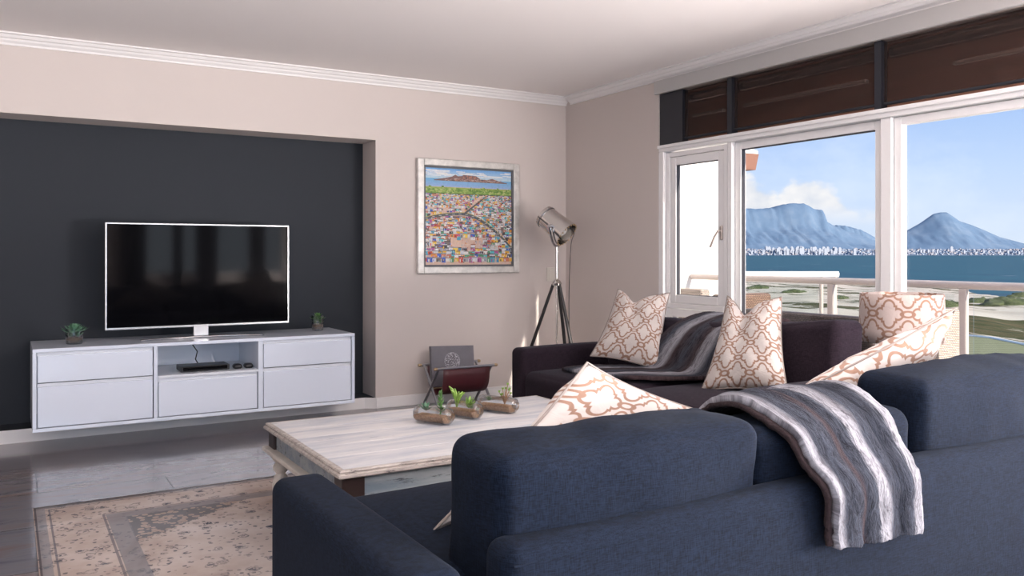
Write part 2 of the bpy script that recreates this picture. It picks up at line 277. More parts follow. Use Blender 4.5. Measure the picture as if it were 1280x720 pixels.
# ------------------------------------------------------------------ mesh helper
class MB:
    def __init__(s): s.v = []; s.f = []; s.mi = []; s.uv = {}; s.col = None
    def add(s, vs, fs, mi=0):
        o = len(s.v); s.v += [Vector(p) for p in vs]
        for f in fs: s.f.append(tuple(i+o for i in f)); s.mi.append(mi)
        return o
    def box(s, x0, x1, y0, y1, z0, z1, mi=0):
        s.add([(x0,y0,z0),(x1,y0,z0),(x1,y1,z0),(x0,y1,z0),(x0,y0,z1),(x1,y0,z1),(x1,y1,z1),(x0,y1,z1)],
              [(0,3,2,1),(4,5,6,7),(0,1,5,4),(1,2,6,5),(2,3,7,6),(3,0,4,7)], mi); return s
    def soft(s, x0, x1, y0, y1, z0, z1, r=.03, bulge=(0,0,0), n=14, wr=0, ws=6, seed=0, fn=None, mi=0):
        """rounded, optionally bulging and wrinkled block"""
        c = Vector(((x0+x1)/2, (y0+y1)/2, (z0+z1)/2)); h = Vector((abs(x1-x0)/2, abs(y1-y0)/2, abs(z1-z0)/2)); r = min(r, *h)
        def dens(hh):
            k = max(2, int(n*hh/max(h))); L = [-1+2*i/k for i in range(k+1)]
            e = r/hh
            if e < .9:
                inner = [-1, -1+.15*e, -1+.4*e, -1+.7*e, -1+e]; L = inner+[a for a in L if -1+e*1.1 < a < 1-e*1.1]+[-a for a in reversed(inner)]
            else:
                L = [-1+2*i/8 for i in range(9)]
            return L
        A = [dens(h.x), dens(h.y), dens(h.z)]; idx = {}; vs = []; fs = []
        def vert(p):
            k = tuple(round(a, 5) for a in p)
            if k in idx: return idx[k]
            q = Vector((p[0]*h.x, p[1]*h.y, p[2]*h.z)); inn = Vector([max(-h[i]+r, min(h[i]-r, q[i])) for i in range(3)]); d = q-inn
            if d.length > 1e-9: q = inn+d.normalized()*r
            u = [1-p[i]*p[i] for i in range(3)]
            q.x += bulge[0]*p[0]*u[1]*u[2]; q.y += bulge[1]*p[1]*u[0]*u[2]; q.z += bulge[2]*p[2]*u[0]*u[1]
            if wr:
                w = mn.fractal((q+c)*ws+Vector((seed*7.3, seed*3.1, 0)), 1, 2, 4); q += (q.normalized())*wr*w
            q = q+c
            if fn: q = fn(q, p)
            idx[k] = len(vs); vs.append(q); return idx[k]
        for ax in range(3):
            a, b = [(1, 2), (2, 0), (0, 1)][ax]
            for sg in (-1, 1):
                for i in range(len(A[a])-1):
                    for j in range(len(A[b])-1):
                        q = []
                        for (ii, jj) in ((i, j), (i+1, j), (i+1, j+1), (i, j+1)):
                            p = [0, 0, 0]; p[ax] = sg; p[a] = A[a][ii]; p[b] = A[b][jj]; q.append(vert(p))
                        fs.append(tuple(q) if sg > 0 else tuple(reversed(q)))
        s.add(vs, fs, mi); return s
    def tube(s, pts, r, n=10, cap=True, mi=0, closed=False):
        pts = [Vector(p) for p in pts]; N = len(pts); rs = r if isinstance(r, (list, tuple)) else [r]*N
        up = None; rings = []
        for i, p in enumerate(pts):
            if closed: t = pts[(i+1) % N]-pts[i-1]
            else: t = pts[min(i+1, N-1)]-pts[max(i-1, 0)]
            t.normalize()
            if up is None: up = t.orthogonal().normalized()
            up = (up-t*up.dot(t)); up = up.normalized() if up.length > 1e-6 else t.orthogonal().normalized()
            b = t.cross(up); rings.append([p+(up*math.cos(2*math.pi*k/n)+b*math.sin(2*math.pi*k/n))*rs[i] for k in range(n)])
        vs = [v for rg in rings for v in rg]; fs = []
        for i in range(N if closed else N-1):
            j = (i+1) % N
            for k in range(n): fs.append((i*n+k, i*n+(k+1) % n, j*n+(k+1) % n, j*n+k))
        if cap and not closed: fs.append(tuple(reversed(range(n)))); fs.append(tuple((N-1)*n+k for k in range(n)))
        s.add(vs, fs, mi); return s
    def lathe(s, prof, org=(0,0,0), ax=(0,0,1), n=24, mi=0, cap=False):
        ax = Vector(ax).normalized(); org = Vector(org); u = ax.orthogonal().normalized(); w = ax.cross(u); vs = []
        for r, h in prof:
            for k in range(n): a = 2*math.pi*k/n; vs.append(org+ax*h+(u*math.cos(a)+w*math.sin(a))*max(r, 1e-5))
        fs = [(i*n+k, i*n+(k+1) % n, (i+1)*n+(k+1) % n, (i+1)*n+k) for i in range(len(prof)-1) for k in range(n)]
        if cap: fs.append(tuple(reversed(range(n)))); fs.append(tuple((len(prof)-1)*n+k for k in range(n)))
        s.add(vs, fs, mi); return s
    def grid(s, fn, nu, nv, mi=0, uvf=None, thick=None):
        o = len(s.v); vs = []; fs = []
        for j in range(nv+1):
            for i in range(nu+1): vs.append(Vector(fn(i/nu, j/nv)))
        for j in range(nv):
            for i in range(nu): a = j*(nu+1)+i; fs.append((a, a+1, a+nu+2, a+nu+1))
        s.add(vs, fs, mi)
        if uvf:
            for j in range(nv+1):
                for i in range(nu+1): s.uv[o+j*(nu+1)+i] = uvf(i/nu, j/nv)
        return s
    def xf(s, mtx, start=0):
        for i in range(start, len(s.v)): s.v[i] = mtx @ s.v[i]
        return s
    def build(s, name, m, parent=None, smooth=True, base=None, fix=True, angle=40, fcol=None):
        if parent is not None: org = ORG[parent.name]
        elif base is not None: org = Vector(base)
        else:
            xs = [v.x for v in s.v]; ys = [v.y for v in s.v]; zs = [v.z for v in s.v]
            org = Vector(((min(xs)+max(xs))/2, (min(ys)+max(ys))/2, min(zs)))
        me = bpy.data.meshes.new(name); me.from_pydata([tuple(v-org) for v in s.v], [], s.f)
        ms = m if isinstance(m, (list, tuple)) else [m]
        for a in ms: me.materials.append(a)
        for p, k in zip(me.polygons, s.mi): p.material_index = k
        if s.uv:
            l = me.uv_layers.new(name='UVMap')
            for lp in me.loops: l.data[lp.index].uv = s.uv.get(lp.vertex_index, (0, 0))
        if fcol:
            a = me.color_attributes.new('Col', 'FLOAT_COLOR', 'CORNER')
            for p in me.polygons:
                for li in p.loop_indices: a.data[li].color = (*fcol[p.index], 1)
        if fix:
            bm = bmesh.new(); bm.from_mesh(me); bmesh.ops.recalc_face_normals(bm, faces=bm.faces); bm.to_mesh(me); bm.free()
        if smooth:
            for p in me.polygons: p.use_smooth = True
            me.set_sharp_from_angle(angle=R(angle))
        o = bpy.data.objects.new(name, me); C.objects.link(o)
        if parent is not None: o.parent = parent
        else: o.location = org
        ORG[o.name] = org
        if parent is not None: ORG[o.name] = org
        return o
ORG = {}
def bevel(o, w=.004, seg=2):
    md = o.modifiers.new('bevel', 'BEVEL'); md.width = w; md.segments = seg; md.limit_method = 'ANGLE'; md.angle_limit = R(40); return o
def solid(o, t, off=0):
    md = o.modifiers.new('solid', 'SOLIDIFY'); md.thickness = t; md.offset = off; return o
def tag(o, label, cat, group=None, kind=None):
    o['label'] = label; o['category'] = cat
    if group: o['group'] = group
    if kind: o['kind'] = kind
    return o
def thing(name, label, cat, loc, group=None):
    o = bpy.data.objects.new(name, None); o.empty_display_size = .1; C.objects.link(o); o.location = loc; ORG[o.name] = Vector(loc)
    return tag(o, label, cat, group)
def struct(o): o['kind'] = 'structure'; return o
def bx(*a): return MB().box(*a)
def fr(s, y0, y1, z0, z1, x0, x1, w):
    """rectangular frame in the window wall plane"""
    s.box(x0, x1, y0, y0+w, z0, z1); s.box(x0, x1, y1-w, y1, z0, z1); s.box(x0, x1, y0+w, y1-w, z0, z0+w); s.box(x0, x1, y0+w, y1-w, z1-w, z1); return s

# ================================================================== ROOM
XL, XR, YB, YF, H = -3.2, 4.25, -2.6, 6.17, 2.585
AX0, AX1, AY, AZ = -2.2, 2.456, 6.445, 2.09      # recess behind the TV
struct(bx(XL-.2, XR+.25, YB-.2, YF+.5, -.1, 0).build('floor', M['floor'], smooth=False, base=(0,0,0)))
struct(bx(XL-.2, XR+.25, YB-.2, YF+.5, H, H+.12).build('ceiling', M['ceiling'], smooth=False))
w = MB(); w.box(XL-.2, AX0, YF, YF+.5, 0, H); w.box(AX1, XR+.2, YF, YF+.5, 0, H); w.box(AX0, AX1, YF, YF+.5, AZ, H)
struct(w.build('wall_back', M['wall'], smooth=False))
struct(bx(AX0, AX1, AY, YF+.5, 0, AZ).build('wall_recess', M['wall_dark'], smooth=False))
struct(bx(XL-.2, XL, YB, YF, 0, H).build('wall_left', M['wall'], smooth=False))
# window wall: solid pier near the corner, lintel, and a pier nearer than the glazing
WY0, WY1 = -2.3, 4.93; WZ = 2.025; BZ = 2.415
w = MB(); w.box(XR, XR+.2, WY1, YF, 0, H); w.box(XR, XR+.2, YB, WY0, 0, H); w.box(XR, XR+.2, WY0, WY1, BZ+.01, H)
struct(w.build('wall_right', M['wall'], smooth=False))
# rear wall with two windows (the narrow one shows in the television, the wide one is added for light)
w = MB(); RW = [(-2.7, 1.0, .25, 2.3), (1.88, 4.2, .85, 2.3)]
w.box(XL, -2.7, YB-.2, YB, 0, H); w.box(1.0, 1.88, YB-.2, YB, 0, H); w.box(4.2, XR, YB-.2, YB, 0, H)
for a, b, z0, z1 in RW: w.box(a, b, YB-.2, YB, 0, z0); w.box(a, b, YB-.2, YB, z1, H)
struct(w.build('wall_rear', M['wall'], smooth=False))
for i, (a, b, z0, z1) in enumerate(RW):
    w = MB(); k = 4
    for q in range(k+1): xx = a+(b-a)*q/k; w.box(max(a, xx-.03), min(b, xx+.03), YB-.12, YB-.06, z0, z1)
    w.box(a, b, YB-.12, YB-.06, z0, z0+.05); w.box(a, b, YB-.12, YB-.06, z1-.05, z1)
    struct(w.build('window_%d' % (i+4), M['frame'], smooth=False))
# curtains hanging at the rear windows
def curtain(x0, x1, label):
    def fn(u, v): return (x0+(x1-x0)*u, YB+.10+.035*math.sin(u*(x1-x0)*60)+.01*math.sin(v*9+u*20), .03+2.38*v)
    o = MB().grid(fn, 60, 12).build('curtain', M['curtain'], fix=False); solid(o, .006)
    tag(o, label, 'curtain', 'dark curtains at the rear windows')
for x0, x1 in ((2.32, 2.49), (2.68, 3.03), (3.56, 3.84), (1.55, 1.93)):
    curtain(x0, x1, 'dark full length curtain hanging at the window behind the viewer, mirrored in the television')
# crown mouldings (stepped profile swept along the walls)
def crown(name, p0, p1, inward):
    prof = [(0, 2.515), (.012, 2.515), (.012, 2.527), (.028, 2.54), (.034, 2.552), (.05, 2.555), (.062, 2.572), (.08, 2.575), (.08, H), (0, H)]
    s = MB(); p0 = Vector(p0); p1 = Vector(p1); iv = Vector(inward); vs = []
    for p in (p0, p1):
        for d, z in prof: vs.append(Vector((p.x, p.y, 0))+iv*d+Vector((0, 0, z)))
    n = len(prof); s.add(vs, [(i, (i+1) % n, n+(i+1) % n, n+i) for i in range(n)]+[tuple(range(n)), tuple(range(2*n-1, n-1, -1))])
    return struct(s.build(name, M['trim'], angle=20))
crown('trim_1', (XL, YF), (XR, YF), (0, -1, 0)); crown('trim_2', (XR, YB), (XR, YF-.08), (-1, 0, 0))
crown('trim_3', (XL, YB), (XL, YF), (1, 0, 0)); crown('trim_4', (XL, YB), (XR, YB), (0, 1, 0))
# skirting boards
s = MB(); s.box(AX1, XR, YF-.015, YF, 0, .085); s.box(XL, AX0, YF-.015, YF, 0, .085); struct(bevel(s.build('baseboard_back', M['trim'], smooth=False)))
fp = [(AX0, 6.215), (2.385, 6.215), (AX1, YF-.005), (AX1, AY), (AX0, AY)]; s = MB(); s.add([(x, y, z) for z in (0, .085) for x, y in fp], [(i, (i+1) % 5, 5+(i+1) % 5, 5+i) for i in range(5)]+[(0, 4, 3, 2, 1)]); s.add([(x, y, .085) for x, y in fp], [(0, 1, 2, 3, 4)], 1)
struct(s.build('baseboard_recess', [M['trim'], M['wall_dark']], smooth=False))
struct(bevel(bx(XR-.015, XR, WY1, YF-.015, 0, .085).build('baseboard_right', M['trim'], smooth=False)))
struct(bevel(bx(XL, XL+.015, YB, YF, 0, .085).build('baseboard_left', M['trim'], smooth=False)))
# lintel above the blinds, slightly proud of the wall
struct(bevel(bx(XR-.03, XR, WY0, WY1+.02, BZ, 2.515).build('trim_5', M['lintel'], smooth=False)))

# ---------------- blinds band above the glazing
BAR = [4.20, 3.05, 1.90]  # the ones in view
s = MB(); s.box(XR+.155, XR+.18, WY0, WY1, WZ, BZ+.01)
struct(s.build('trim_6', M['brownboard'], smooth=False))
struct(bx(XR+.01, XR+.155, WY1-.008, WY1, WZ, BZ).build('trim_7', M['frame'], smooth=False))
edges = [WY1-.30, BAR[0], BAR[1], BAR[2], WY0]
names = ['short dark mesh blind above the casement window', 'wide dark mesh blind above the sliding glass panel, middle of the row', 'dark mesh blind above the fixed glass pane, nearest the viewer']
for i in range(3):
    y1 = edges[i]-(.022 if i else 0); y0 = edges[i+1]+.022
    if i == 0: y1 += .05
    th = thing('roller_blind', names[i], 'blind', (XR+.03, (y0+y1)/2, WZ+.02), 'dark roller blinds above the window')
    b = MB(); b.box(XR+.028, XR+.031, y0+.004, y1-.004, WZ+.035, BZ-.01); b.build('fabric', M['blind'], th, smooth=False)
    MB().tube([(XR+.03, y0+.004, WZ+.03), (XR+.03, y1-.004, WZ+.03)], .010, 10).build('bottom_bar', M['bar'], th)
    MB().tube([(XR+.105, y0+.004, BZ-.055), (XR+.105, y1-.004, BZ-.055)], .038, 16).build('roller_tube', M['chrome_dark'], th)
    bxm = MB(); bxm.soft(XR+.06, XR+.10, y0+.10, y1-.05 if i < 2 else y0+.72, BZ-.21, BZ-.185, .008, n=4); bxm.build('rail', M['silver'], th)
s = MB()
for y in BAR+[.75, -.4]: s.box(XR+.005, XR+.06, y-.022, y+.022, WZ, BZ)
s.box(XR+.005, XR+.06, WY1-.26, WY1-.008, WZ, BZ)
struct(s.build('trim_8', M['bar'], smooth=False))

# ---------------- glazing frames
X0, X1 = XR+.03, XR+.10
s = MB(); s.box(X0-.03, X1+.02, WY0, WY1, 1.975, WZ); s.box(X0-.045, X0-.03, WY0, WY1, 2.0, WZ); s.box(X0-.03, X1+.02, WY1-.055, WY1, 0, 1.975); s.box(X0-.03, X1+.02, WY0, WY0+.05, 0, 1.975)
s.box(X0-.01, X1+.02, 2.975, 3.045, .03, 1.975); s.box(X0-.01, X1+.02, 4.195, 4.235, .03, 1.975); s.box(X0-.03, X1+.02, WY0, WY1, 0, .03)
o = struct(s.build('trim_9', M['frame'], smooth=False)); bevel(o, .005)
# reveal strip on the room side of the jamb
# window_1: casement (with the lower light below it), handle on the right stile
s = MB(); fr(s, 4.24, WY1-.06, .80, 1.965, X0-.005, X1-.01, .035)
f1 = s.build('window_1', M['frame'], smooth=False); bevel(f1, .004); struct(f1)
s = MB(); fr(s, 4.277, WY1-.097, .837, 1.928, X0+.002, X1-.02, .062); sa = s.build('sash', M['frame'], f1, smooth=False); bevel(sa, .006)
s = MB(); fr(s, 4.337, WY1-.157, .897, 1.868, X0+.010, X1-.03, .006); s.build('gasket', M['gasket'], f1, smooth=False)
bx(X0+.02, X0+.024, 4.34, WY1-.16, .90, 1.865).build('pane', M['glass'], f1, smooth=False)
hd = MB(); hd.soft(X0-.012, X0+.004, 4.285, 4.310, 1.30, 1.40, .008, n=4); hd.tube([(X0-.01, 4.298, 1.365), (X0-.035, 4.298, 1.365), (X0-.04, 4.33, 1.32), (X0-.04, 4.37, 1.25)], .008, 8)
hd.build('handle', M['rail'], f1)
s = MB(); fr(s, 4.24, WY1-.06, .035, .795, X0, X1-.01, .06); f1b = s.build('window_6', M['frame'], smooth=False); bevel(f1b, .004); struct(f1b)
bx(X0+.02, X0+.024, 4.30, WY1-.12, .095, .735).build('pane', M['glass'], f1b, smooth=False)
# window_2: tall sliding panel
s = MB(); fr(s, 3.05, 4.19, .035, 1.97, X0+.02, X1, .05)
f2 = s.build('window_2', M['frame'], smooth=False); bevel(f2, .004); struct(f2)
s = MB(); fr(s, 3.10, 4.14, .085, 1.92, X0+.03, X1-.01, .005); s.build('gasket', M['gasket'], f2, smooth=False)
bx(X0+.045, X0+.05, 3.105, 4.135, .09, 1.915).build('pane', M['glass'], f2, smooth=False)
# window_3: fixed light beside it
s = MB(); fr(s, 1.935, 2.97, .035, 1.97, X0+.01, X1-.01, .045)
f3 = s.build('window_3', M['frame'], smooth=False); bevel(f3, .004); struct(f3)
bx(X0+.045, X0+.05, 1.98, 2.925, .08, 1.925).build('pane', M['glass'], f3, smooth=False)
for k, (a, b) in enumerate(((.755, 1.865), (-.475, .685), (-2.245, -.545))):   # glazing beyond the view, extended to let in the added side fill
    s = MB(); fr(s, a, b, .035, 1.97, X0+.01, X1-.01, .045); f = struct(s.build('window_%d' % (7+k), M['frame'], smooth=False))
    bx(X0+.045, X0+.05, a+.045, b-.045, .08, 1.925).build('pane', M['glass'], f, smooth=False)
s = MB()
for y in (1.90, .72, -.51): s.box(X0-.01, X1+.02, y-.035, y+.035, .03, 1.975)
struct(s.build('trim_10', M['frame'], smooth=False))

# ================================================================== RUG
rx0, rx1, ry0, ry1 = .10, 3.0, 2.42, 4.55
s = MB()
NR = 60
s.grid(lambda u, v: (rx0+(rx1-rx0)*u, ry0+(ry1-ry0)*v, .008), NR, 40, uvf=lambda u, v: (u*(rx1-rx0), v*(ry1-ry0)))
rug = s.build('rug', rug_mat(rx0, rx1, ry0, ry1), fix=False, base=(1.55, 3.5, 0)); solid(rug, .007, -1)
tag(rug, 'faded oriental rug in beige, rust and slate blue lying under the coffee table', 'rug')

# ================================================================== TV CONSOLE
cx0, cx1, cy0, cy1, cz0, cz1 = .127, 2.168, 5.85, AY-.02, .12, .626
th = thing('media_console', 'long white floating media console with five drawers and an open niche', 'cabinet', (1.15, 6.14, cz0))
s = MB(); t = .022
s.box(cx0, cx1, cy0, cy1, cz1-t, cz1); s.box(cx0, cx1, cy0, cy1, cz0, cz0+t); s.box(cx0, cx0+t, cy0, cy1, cz0+t, cz1-t); s.box(cx1-t, cx1, cy0, cy1, cz0+t, cz1-t)
s.box(.808, .832, cy0, cy1, cz0+t, cz1-t); s.box(1.474, 1.506, cy0, cy1, cz0+t, cz1-t); s.box(cx0, cx1, cy1-.012, cy1, cz0, cz1)
bevel(s.build('body', M['lacquer'], th, smooth=False), .003)
bevel(bx(.832, 1.474, cy0+.003, cy1-.02, .395, .413).build('shelf', M['lacquer_in'], th, smooth=False), .002)
def drawer(x0, x1, z0, z1):
    s = MB(); s.box(x0+.006, x1-.006, cy0+.004, cy0+.024, z0+.005, z1-.022); s.box(x0+.02, x1-.02, cy0+.024, cy1-.06, z0+.02, z1-.03)
    bevel(s.build('drawer', M['lacquer'], th, smooth=False), .003)
    bx(x0+.003, x1-.003, cy0+.022, cy0+.028, z0+.002, z1-.002).build('finger_pull', M['lacquer_in'], th, smooth=False)
drawer(.149, .808, .142, .415); drawer(.149, .808, .415, .604)
drawer(.832, 1.474, .142, .395); drawer(1.506, 2.146, .142, .415); drawer(1.506, 2.146, .415, .604)

# TV
ty = 6.12
th = thing('television', 'large flat television with silver edge standing on the white console', 'television', (1.15, ty, cz1))
tx0, tx1, tz0, tz1 = .548, 1.765, .700, 1.412
bevel(bx(tx0, tx1, ty, ty+.035, tz0, tz1).build('bezel', M['silver'], th, smooth=False), .004)
bx(tx0+.010, tx1-.010, ty-.002, ty+.001, tz0+.014, tz1-.010).build('screen', M['screen'], th, smooth=False)
bx(tx0+.1, tx1-.1, ty+.035, ty+.06, tz0+.1, tz1-.15).build('back_cover', M['black'], th, smooth=False)
s = MB(); s.box(1.10, 1.20, ty-.01, ty+.03, cz1+.010, tz0+.01); bevel(s.build('stand_neck', M['silver'], th, smooth=False), .006)
s = MB()
def foot(u, v):
    a = (u-.5)*2; return (1.15+.40*a, ty-.015+.10*a*a*-1+.045*(v-.5)*(1-.3*abs(a)), cz1+.012)
s.grid(foot, 24, 2); o = s.build('stand_foot', M['chrome_dark'], th, fix=False); solid(o, .010, -1)

# succulents in glass on the console
def leafblade(s, p, d, up, L, W, T=.25, mi=0, curl=.3):
    d = Vector(d).normalized(); sd = d.cross(Vector(up)).normalized(); n = sd.cross(d).normalized(); vs = []; K = 6
    for i in range(K+1):
        f = i/K; w = W*math.sin(math.pi*min(1, (f*.9+.12)))**.8*(1-.15*f) if i < K else W*.04
        c = Vector(p)+d*L*f+n*(curl*L*f*f)
        vs += [c-sd*w/2, c-n*W*T*.5*(1-f), c+sd*w/2, c+n*W*T*.25*(1-f)]
    fs = []
    for i in range(K):
        for k in range(4): fs.append((i*4+k, i*4+(k+1) % 4, (i+1)*4+(k+1) % 4, (i+1)*4+k))
    fs += [(3, 2, 1, 0), (K*4, K*4+1, K*4+2, K*4+3)]
    s.add(vs, fs, mi)
def rosette(s, c, rad, n=(5, 7, 8), mi=0, up=(0, 0, 1), W=.42):
    rnd = random.Random(int(c[0]*1000)); c = Vector(c)
    for ring, k in enumerate(n):
        tilt = [70, 45, 18, 5][ring]
        for i in range(k):
            a = 2*math.pi*i/k+ring*.4+rnd.uniform(-.1, .1); e = R(tilt+rnd.uniform(-6, 6)); d = Vector((math.cos(a)*math.cos(e), math.sin(a)*math.cos(e), math.sin(e)))
            leafblade(s, c, d, (0, 0, 1) if e < 1.4 else (1, 0, 0), rad*(.65+.18*ring), rad*W, .5, mi)
def pot_plant(x, y, r, h, label, rr, grp, m):
    th = thing('potted_succulent', label, 'succulent', (x, y, cz1), grp)
    s = MB(); s.lathe([(.0, .003), (r*.88, .003), (r*.9, .006), (r, h), (r-.003, h), (r*.86, .012), (0, .010)], (x, y, cz1)); s.build('glass_pot', M['jar'], th)
    s = MB(); s.lathe([(0, .012), (r*.85, .013), (r*.9, h*.42), (r*.5, h*.48), (0, h*.5)], (x, y, cz1)); s.build('soil', M['soil'], th)
    s = MB(); rosette(s, (x, y, cz1+h*.6+.012), rr, (6, 9, 11, 10)); rosette(s, (x, y-.01, cz1+h*.95), rr*.7, (5, 8, 9)); rosette(s, (x+r*.35, y-r*.3, cz1+h*.5), rr*.6); rosette(s, (x-r*.4, y+r*.1, cz1+h*.5), rr*.6); s.build('leaves', m, th)
    return th
pot_plant(.365, 6.06, .054, .10, 'round green succulent in a clear glass on the left end of the console', .075, 'succulents in glasses on the console', M['leaf_blue'])
pot_plant(2.00, 6.19, .046, .115, 'small spiky succulent low in a clear glass on the right end of the console', .055, 'succulents in glasses on the console', M['leaf'])
# set-top box and two small black devices in the niche
th = thing('media_player', 'slim black media player box in the open niche of the console', 'media player', (1.13, 6.0, .413))
bevel(bx(.985, 1.30, 5.93, 6.10, .417, .452).build('casing', M['black'], th, smooth=False), .003)
bx(1.0, 1.285, 5.927, 5.931, .424, .446).build('display_panel', M['screen'], th, smooth=False)
o = MB().tube([(1.13, 6.10, .44), (1.12, 6.16, .47), (1.14, 6.20, .52), (1.11, 6.22, .57), (1.10, 6.35, .60)], .004, 6).build('cable', M['cable'], th)
for q, (x, lb) in enumerate(((1.36, 'small black rounded gadget in the niche, next to the media player'), (1.435, 'small black rounded gadget in the niche, at its right end'))):
    s = MB(); s.soft(x-.03, x+.028, 5.93, 6.0, .413, .443, .015, (0, 0, .004), n=6)
    tag(s.build('game_controller', M['black']), lb, 'gadget', 'black gadgets in the console niche')

# ================================================================== PAINTING
def paint_mat():
    m = mat('oil_paint', (.5,.5,.5), .5, spec=.4, bump=.3, bscale=160); nt = m.node_tree; a = nt.nodes.new('ShaderNodeVertexColor'); a.layer_name = 'Col'
    n = nd(nt, 'ShaderNodeTexNoise', Scale=45, Detail=5); tc = nt.nodes.new('ShaderNodeTexCoord'); nt.links.new(tc.outputs['Object'], n.inputs[0])
    k = ramp(nt, n.outputs['Fac'], [(.35, (.8, .8, .8)), (.55, (1, 1, 1))]); nt.links.new(mixc(nt, .5, a.outputs[0], k, 'MULTIPLY'), nt.nodes['Principled BSDF'].inputs['Base Color']); return m
px0, px1, pz0, pz1 = 2.797, 3.742, 1.045, 1.970
th = thing('painting', 'naive painting of a colourful shanty town under a flat mountain in a silver frame', 'painting', (3.27, YF-.02, pz0))
s = MB(); fw = .055
for (a, b, c, d) in ((px0, px0+fw, pz0, pz1), (px1-fw, px1, pz0, pz1), (px0+fw, px1-fw, pz0, pz0+fw), (px0+fw, px1-fw, pz1-fw, pz1)): s.box(a, b, YF-.045, YF-.002, c, d)
bevel(s.build('frame', mat('silver_leaf_frame', (.62, .60, .57), .4, metal=.35, var=.15, vscale=18), th, smooth=False), .006)
s = MB(); g = .016; a0, a1, b0, b1 = px0+fw, px1-fw, pz0+fw, pz1-fw
for (a, b, c, d) in ((a0, a0+g, b0, b1), (a1-g, a1, b0, b1), (a0+g, a1-g, b0, b0+g), (a0+g, a1-g, b1-g, b1)): s.box(a, b, YF-.032, YF-.004, c, d)
s.build('slip', mat('grey_slip', (.10, .10, .11), .5), th, smooth=False)
x0, x1, z0, z1 = a0+g, a1-g, b0+g, b1-g; W = x1-x0; Hh = z1-z0
s = MB(); cols = []; rnd = random.Random(11); LY = YF-.020
def daub(u, v, w, h, c, dz=.0, poly=None):
    global LY
    LY -= .0000025
    pts = poly or [(u-w/2, v-h/2), (u+w/2, v-h/2), (u+w/2, v+h/2), (u-w/2, v+h/2)]
    pts = [(min(1, max(0, a)), min(1, max(0, b))) for a, b in pts]
    s.add([(x0+a*W, LY, z0+b*Hh) for a, b in pts], [tuple(range(len(pts)))]); cols.append(c)
s.box(x0, x1, YF-.019, YF-.006, z0, z1); cols += [(.7, .5, .4)]*6
for k in range(12): f = k/11; daub(.5, .88+.12*f+.005, 1, .012, (.55-.40*f, .68-.28*f, .72+.05*f))
for k in range(40): daub(rnd.uniform(0, 1), rnd.uniform(.92, .98), rnd.uniform(.05, .18), .008, (.75, .76, .76))
for k in range(10): f = k/9; daub(.5, .815+.075*f, 1, .010, (.16+.12*(1-f), .42, .68))
ridge = [(.10, .880), (.16, .890), (.24, .905), (.30, .918), (.34, .940), (.37, .925), (.42, .930), (.43, .942), (.58, .935), (.63, .905), (.70, .898), (.77, .915), (.84, .895), (.95, .875)]
daub(0, 0, 0, 0, (.22, .13, .12), poly=[(.10, .872)]+ridge+[(.95, .868)])
for k in range(120):
    u = rnd.uniform(.2, .88); daub(u, rnd.uniform(.875, .90), rnd.uniform(.01, .03), .006, rnd.choice([(.45, .22, .15), (.10, .08, .09), (.55, .42, .35), (.35, .25, .25)]))
for k in range(40): u = rnd.uniform(.43, .58); daub(u, rnd.uniform(.905, .933), .006, .02, rnd.choice([(.45, .20, .13), (.12, .08, .09)]))
for k in range(6): daub(.5, .738+.012*k, 1, .014, [(.12, .24, .05), (.20, .34, .07), (.30, .42, .10)][k % 3])
for k in range(260):
    u = rnd.uniform(0, 1); daub(u, rnd.uniform(.745, .80)+.012*math.sin(u*40), rnd.uniform(.01, .03), rnd.uniform(.008, .02), rnd.choice([(.20, .34, .07), (.34, .44, .12), (.12, .24, .05), (.44, .50, .18)]))
daub(.5, .735, 1, .012, (.08, .09, .06))
PAL = [(.62, .62, .64), (.70, .70, .74), (.80, .80, .80), (.62, .62, .64), (.35, .35, .38), (.80, .45, .05), (.75, .73, .70), (.55, .07, .05), (.75, .30, .04), (.80, .55, .08), (.05, .12, .50), (.08, .35, .50), (.10, .30, .15), (.08, .07, .08), (.45, .10, .30), (.78, .76, .74), (.20, .16, .15), (.60, .20, .12), (.08, .55, .60)]
for k in range(500): daub(rnd.uniform(0, 1), rnd.uniform(0, .73), rnd.uniform(.01, .05), rnd.uniform(.005, .015), rnd.choice([(.72, .50, .42), (.66, .44, .36), (.76, .58, .50), (.70, .55, .55)]))
def road(u): return .475+.10*(1-((u-.42)/.42)**2)*.55 if u < .42 else .53-.36*((u-.42)/.58)**1.7
v = .725
while v > .02:
    sz = .018+.035*(1-v/.73); u = rnd.uniform(-.02, .02)
    while u < 1.02:
        clear = abs(v-road(u)) < .022 or abs(v-(.53+(u-.45)*1.05)) < .028 and .44 < u < .72
        open_ = .28 < u < .66 and .17 < v < .30 and rnd.random() < .9 or .0 < u < .45 and .55 < v < .60 and rnd.random() < .6
        if not clear and not open_ and rnd.random() < .93:
            c = rnd.choice(PAL); w = sz*rnd.uniform(.7, 1.5); h = sz*rnd.uniform(.7, 1.3)
            daub(u, v, w, h, c); daub(u, v+h*.5, w*1.1, h*.22, rnd.choice([(.10, .09, .10), (.30, .30, .32), (.6, .58, .55), (.35, .15, .10)]))
            daub(u-w*.2, v-h*.15, w*.2, h*.5, rnd.choice([(.06, .06, .08), (.75, .74, .72), rnd.choice(PAL)]))
            if rnd.random() < .5: daub(u+w*.5, v-h*.2, w*.15, h*.7, rnd.choice(PAL))
        u += sz*rnd.uniform(.8, 1.25)
    v -= sz*.72
def strip(fn, us, hw, c):
    for a, b in zip(us[:-1], us[1:]):
        daub(0, 0, 0, 0, c, poly=[(a, fn(a)-hw), (b, fn(b)-hw), (b, fn(b)+hw), (a, fn(a)+hw)])
us = [i/40 for i in range(41)]
strip(road, us, .014, (.10, .11, .12)); strip(lambda u: road(u)+.016, us, .0025, (.55, .45, .12))
